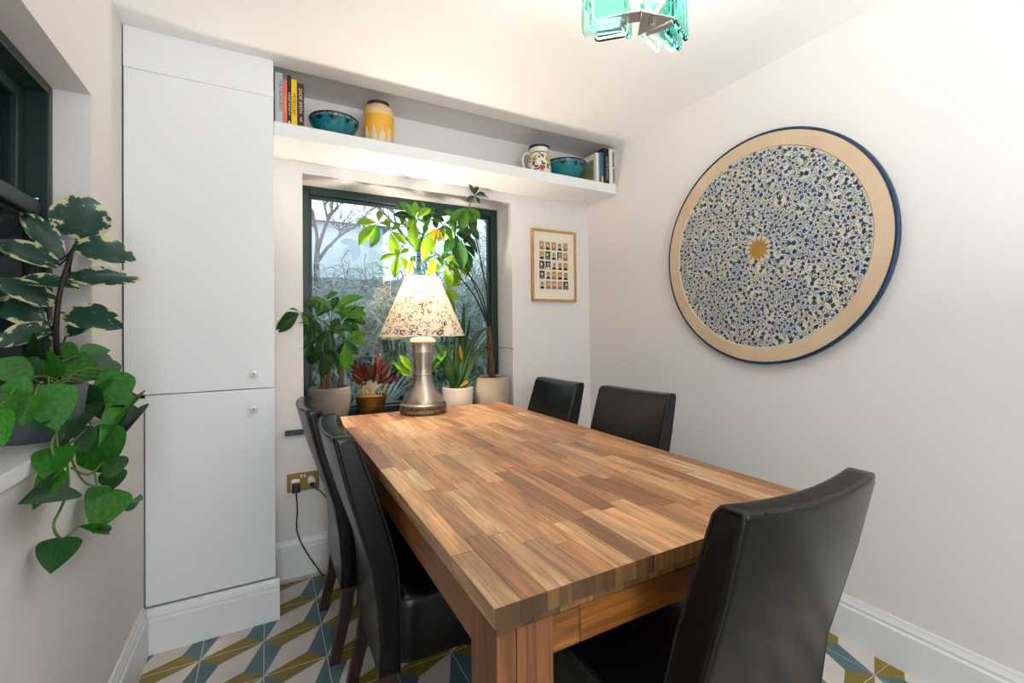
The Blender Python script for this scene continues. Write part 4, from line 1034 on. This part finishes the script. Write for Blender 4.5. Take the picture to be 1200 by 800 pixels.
e5 = tstem((548, 240, 2.40), (553, 233, 2.39), (557, 228, 2.385)) if False else None
MB().tube(bez(e3, at(552, 236, 2.39), at(556, 229, 2.385), 5), .0022, 6).build('stem', 'stem_dark', tp4, smooth='all')
TP = [((443, 261), [(418, 259), (419, 285), (446, 245), (459, 264), (436, 290, 'pm')], 'pl', 2.37, e1), ((457, 270), [(477, 285), (466, 303), (452, 254), (470, 262)], 'pl', 2.37, e1), ((467, 298), [(445, 303), (461, 325), (480, 317), (480, 291)], 'pl', 2.38, e1),
      ((486, 256), [(470, 235, 'pm'), (487, 235), (461, 249, 'pd'), (505, 243), (476, 266), (484, 288), (500, 262)], 'pl', 2.37, e1), ((508, 251), [(521, 259), (497, 246), (512, 268), (494, 258), (506, 240), (525, 250)], 'pd', 2.40, e2),
      ((513, 267), [(500, 291, 'py'), (522, 284, 'py'), (508, 284, 'py'), (495, 300, 'pl'), (530, 280, 'pl')], 'pl', 2.37, e2), ((547, 242), [(526, 262, 'pm'), (540, 270), (556, 262, 'pm'), (564, 255), (557, 272, 'pm')], 'pm', 2.40, None),
      ((533, 273), [(551, 280), (544, 314), (522, 296), (519, 274), (565, 294), (556, 270)], 'pd', 2.39, e2), ((556, 229), [(547, 234), (573, 227), (560, 216), (551, 216), (563, 238)], 'pd', 2.385, None),
      ((521, 310), [(500, 319), (541, 323), (529, 338), (513, 297, 'pm'), (534, 298)], 'pl', 2.42, e4), ((524, 336), [(537, 352), (528, 377), (515, 352), (542, 332), (512, 336)], 'pl', 2.46, e4), ((528, 296), [(545, 304), (538, 285), (516, 304), (522, 280), (535, 318)], 'pm', 2.43, e4),
      ((496, 276), [(478, 268), (486, 294), (508, 296), (514, 278), (500, 262)], 'pm', 2.40, e1), ((536, 255), [(520, 246), (530, 272), (548, 268), (552, 250)], 'pm', 2.42, e2), ((540, 286), [(560, 300), (552, 318), (530, 304), (526, 288)], 'pd', 2.42, e2), ((476, 246), [(462, 240), (470, 262), (488, 262), (484, 240)], 'pm', 2.39, e1), ((520, 262), [(505, 256), (514, 282), (532, 280), (536, 260)], 'pm', 2.38, e2), ((548, 262), [(534, 266), (546, 286), (562, 280), (558, 262)], 'pd', 2.41, e2), ((508, 300), [(494, 306), (506, 322), (522, 312), (500, 290)], 'pl', 2.42, e4), ((534, 310), [(520, 318), (536, 334), (550, 322), (542, 302)], 'pl', 2.44, e4), ((498, 246), [(486, 244), (500, 266), (514, 256), (494, 236)], 'pm', 2.41, e1)]
for cpx, tips, key, Y, sf in TP: palm(tp4, cpx, tips, key, Y, .40, stem_from=sf, jy=.03, pet='stem_dark')
place_leaf('py', tp4, at(483, 304, 2.37), at(477, 324, 2.36), .03, tocam(at(480, 310, 2.37)))
place_leaf('pd', tp4, at(486, 300, 2.37), at(482, 306, 2.36), .03, tocam(at(480, 310, 2.37)))
MB().tube(bez(at(573, 410, 2.48), at(590, 405, 2.44), at(602, 409, 2.41), 6), .0018, 5).build('twig', 'stem_dark', tp4, smooth='all')

# little plant in a dark pot behind the lamp
lp = thing('small_leafy_plant', 'little green plant in low black pot hidden behind the lamp base', 'plant', (.775, 2.525, ZW))
pot(lp, (.775, 2.525, ZW), [(.050, 0), (.054, .003), (.068, .10), (.070, .120), (.064, .120), (.062, .11), (0, .108)], 'pot_black', .062, .114)
b_ = V((.775, 2.525, ZW + .11))
for tp, key in (((466, 430), 'pl'), ((470, 416), 'pl'), ((463, 424), 'pm'), ((522, 410), 'pm'), ((516, 420), 'pd'), ((490, 400), 'pm')):
    t_ = at(*tp, 2.47); k = b_ + (t_ - b_)*.45 + V((0, 0, .03)); MB().tube(bez(b_, (b_ + k)/2 + V((0, 0, .03)), k, 5), .002, 5).build('stalk', 'stem_green', lp, smooth='all')
    place_leaf(key, lp, k, t_, .045, tocam(k) + V((0, 0, .5)))

# ------------------------------------------------------------------ garden beyond the far window
mat('gravel', (190, 194, 194), .9, vary=((140, 148, 150), 30), bump=(60, .8, .03)); mat('paving', (178, 178, 172), .8, vary=((150, 152, 150), 3))
leaf_mat('bamboo_leaf', (128, 160, 152), (196, 212, 206), .5, .35, scale=2); leaf_mat('bamboo_pale', (196, 208, 204), (150, 176, 168), .5, .35, scale=2)
mat('cane', (120, 122, 96), .6); mat('bark_grey', (104, 108, 112), .85, vary=((70, 74, 80), 6)); mat('fence_board', (128, 136, 140), .8, vary=((104, 112, 118), 5)); mat('render_pale', (222, 228, 232), .85); mat('brick_dark', (14, 38, 44), .85, vary=((10, 30, 36), 8)); mat('roof_slate', (110, 118, 126), .7)
GZ = .42
struct(MB().box(-.66, 7, 2.74, 15, GZ - .2, GZ).build('floor', 'gravel'))['label'] = 'grey gravel garden ground outside the window'
for i in range(5):
    tag(origin_to(MB().box(.2 + i*.62, .79 + i*.62, 3.3 + .05*i, 3.85 + .05*i, GZ, GZ + .03).build('paving_slab', 'paving', bevel=.006), (.5 + i*.62, 3.6 + .05*i, GZ)), 'pale stone paving slab lying on the garden gravel', 'paving slab', 'paving slabs in the garden')
fn = thing('garden_fence', 'weathered grey board fence at the back of the garden', 'fence', (1.5, 9.0, GZ))
for i in range(48):
    x = -1.2 + i*.21; MB().box(x, x + .2, 9.0 + .012*(i % 2), 9.02 + .012*(i % 2), GZ, GZ + 1.75 + .01*((i*7) % 3)).build('board', 'fence_board', fn)
hs_ = thing('garden_house', 'pale rendered neighbouring house with slate roof beyond the garden', 'building', (-1.2, 12.5, GZ))
MB().box(-1.15, 2.5, 11.2, 14.5, GZ, 3.7).build('wall', 'render_pale', hs_)
MB().prism([V((-1.2, 11.0, 3.7)), V((-1.2, 14.7, 3.7)), V((-1.2, 12.85, 4.1))], (3.9, 0, 0)).build('roof', 'roof_slate', hs_)
def bamboo(x, y, h_, n_, spread, matn, seed, label, drp=.9):
    q = random.Random(seed); t = thing('bamboo_clump', label, 'bush', (x, y, GZ), 'grassy shrubs in the garden'); lv = MB(); cn = MB()
    for k in range(max(6, n_//26)):
        a_ = q.uniform(0, 2*PI); r_ = spread*.5*math.sqrt(q.random()); b0 = V((x + r_*math.cos(a_), y + r_*math.sin(a_), GZ)); top = b0 + V((q.uniform(-.5, .5)*spread, q.uniform(-.5, .5)*spread, h_*q.uniform(.6, 1)))
        pth = bez(b0, (b0 + top)/2 + V((0, 0, h_*.15)), top, 5); cn.tube(pth, [.009, .008, .007, .006, .005, .003], 4)
        for j in range(26):
            s_ = q.uniform(.12, 1); i_ = min(4, int(s_*5)); p = pth[i_].lerp(pth[i_+1], s_*5 - i_)
            aa = q.uniform(0, 2*PI); L_ = q.uniform(.16, .36); d_ = V((math.cos(aa), math.sin(aa), q.uniform(-.35, .6)))
            p1_ = p + d_*L_*.5; p2_ = p1_ + d_*L_*.5 + V((0, 0, -L_*q.uniform(.1, .6)*drp)); w_ = q.uniform(.014, .030)
            lv.ribbon([p, p1_, p2_], [w_*.4, w_, .003], V((-math.sin(aa), math.cos(aa), q.uniform(-.6, .6))))
    o = lv.build('foliage', matn, t, smooth='all'); o['kind'] = 'stuff'
    o = cn.build('canes', 'cane', t, smooth='all'); o['kind'] = 'stuff'
BL = [(.1, 3.75, .95, 'low bamboo just outside the lower left of the window'), (1.35, 4.0, 1.05, 'low bamboo just outside, seen left of the lamp neck'), (2.15, 4.0, 1.3, 'bamboo just outside, seen right of the lampshade'), (.35, 4.5, 1.15, 'low dense bamboo at the left edge of the garden window view'), (1.05, 4.7, 1.25, 'bamboo clump seen beside the lamp reflection in the window'), (1.75, 4.7, 1.4, 'bamboo clump directly behind the lampshade'),
      (2.4, 4.6, 1.8, 'bamboo clump behind the hanging money tree leaves'), (2.95, 4.9, 2.2, 'tall bamboo clump at the right side of the window view'), (3.6, 5.3, 2.4, 'tallest bamboo clump at the far right edge of the window'),
      (.2, 5.8, 1.5, 'bamboo behind the low clump at the left window edge'), (1.2, 6.2, 1.6, 'bamboo before the pale house, left of the money tree'), (2.2, 6.3, 2.1, 'bamboo in the second row behind the lampshade'), (3.3, 6.6, 2.6, 'bamboo in the second row near the right window edge'), (4.3, 6.8, 2.8, 'hindmost bamboo at the right end of the garden')]
for k, (x, y, h_, lab) in enumerate(BL): bamboo(x, y, h_*1.08, 900, .95, 'bamboo_leaf' if k % 3 else 'bamboo_pale', 100 + k, lab)
def phormium(x, y, h_, label, seed):
    q = random.Random(seed); t = thing('strap_leaf_shrub', label, 'bush', (x, y, GZ), 'pale strap-leaved shrubs in the garden')
    for k in range(34):
        a_ = q.uniform(0, 2*PI); o_ = q.uniform(.15, .75); L_ = h_*q.uniform(.7, 1.1); d_ = V((math.cos(a_)*o_, math.sin(a_)*o_, 1)).normalized(); b0 = V((x, y, GZ)) + V((math.cos(a_), math.sin(a_), 0))*.05
        pts = [b0 + d_*L_*s_ + V((math.cos(a_), math.sin(a_), 0))*(.25*o_*s_*s_*L_) - V((0, 0, .3*o_*s_**2.5*L_)) for s_ in (0, .25, .5, .75, 1)]
        MB().ribbon(pts, [.03, .038, .034, .024, .004], V((-math.sin(a_), math.cos(a_), 0)), fold=.3).build('leaf', 'bamboo_pale', t, smooth='all')
phormium(.75, 3.75, .62, 'pale strap-leaved shrub outside the window left of the lamp', 1); phormium(.42, 3.6, .6, 'pale strap-leaved shrub outside behind the concrete pot', 2); phormium(1.9, 3.9, .62, 'pale strap-leaved shrub outside right of the lamp', 3)
def tree(x, y, h_, label, seed):
    q = random.Random(seed); t = thing('bare_tree', label, 'tree', (x, y, GZ), 'bare winter trees in the garden'); br = MB()
    def grow(p, d_, L_, r_, lvl):
        e_ = p + d_*L_; mid = (p + e_)/2 + V((q.uniform(-1, 1), q.uniform(-1, 1), 0))*L_*.06
        br.tube([p, mid, e_], [r_, r_*.85, r_*.7], 5 if lvl < 3 else 3)
        if lvl >= 6: return
        for k in range(3 if lvl < 5 else 2):
            nd = (d_ + V((q.uniform(-1, 1), q.uniform(-1, 1), q.uniform(-.25, .7)))*.75).normalized(); grow(p + d_*L_*q.uniform(.55, 1), nd, L_*q.uniform(.6, .8), r_*.62, lvl + 1)
    MB().tube([V((x, y, GZ)), V((x + .05, y, GZ + h_*.2)), V((x, y, GZ + h_*.32))], [.10, .08, .07], 8).build('trunk', 'bark_grey', t, smooth='all')
    grow(V((x, y, GZ + h_*.3)), V((0, 0, 1)), h_*.2, .05, 0)
    o = br.build('branches', 'bark_grey', t, smooth='all'); o['kind'] = 'stuff'
tree(.7, 7.6, 4.4, 'bare tree before the pale house at top left of the window', 4); tree(2.4, 7.9, 4.8, 'bare tree standing in the middle of the window view', 9); tree(4.2, 8.2, 4.6, 'bare tree towards the right side of the garden', 14)
# side passage beyond the left window
sw_ = thing('side_passage_wall', 'dark teal-grey boundary wall close outside the left window', 'garden wall', (-1.25, 1.6, -.3))
MB().box(-1.45, -1.25, -3.5, 9.0, -.3, 3.2).build('body', 'brick_dark', sw_)
MB().box(-1.5, -1.21, -3.5, 9.0, 3.2, 3.28).build('coping', 'roof_slate', sw_)
MB().box(-1.249, -1.19, 3.1, 3.16, -.3, 3.2).build('downpipe', 'frame_green', sw_)
struct(MB().box(-1.25, -.67, -3.5, 9.0, -.4, -.3).build('floor', 'paving'))['label'] = 'paved side passage outside the left window'
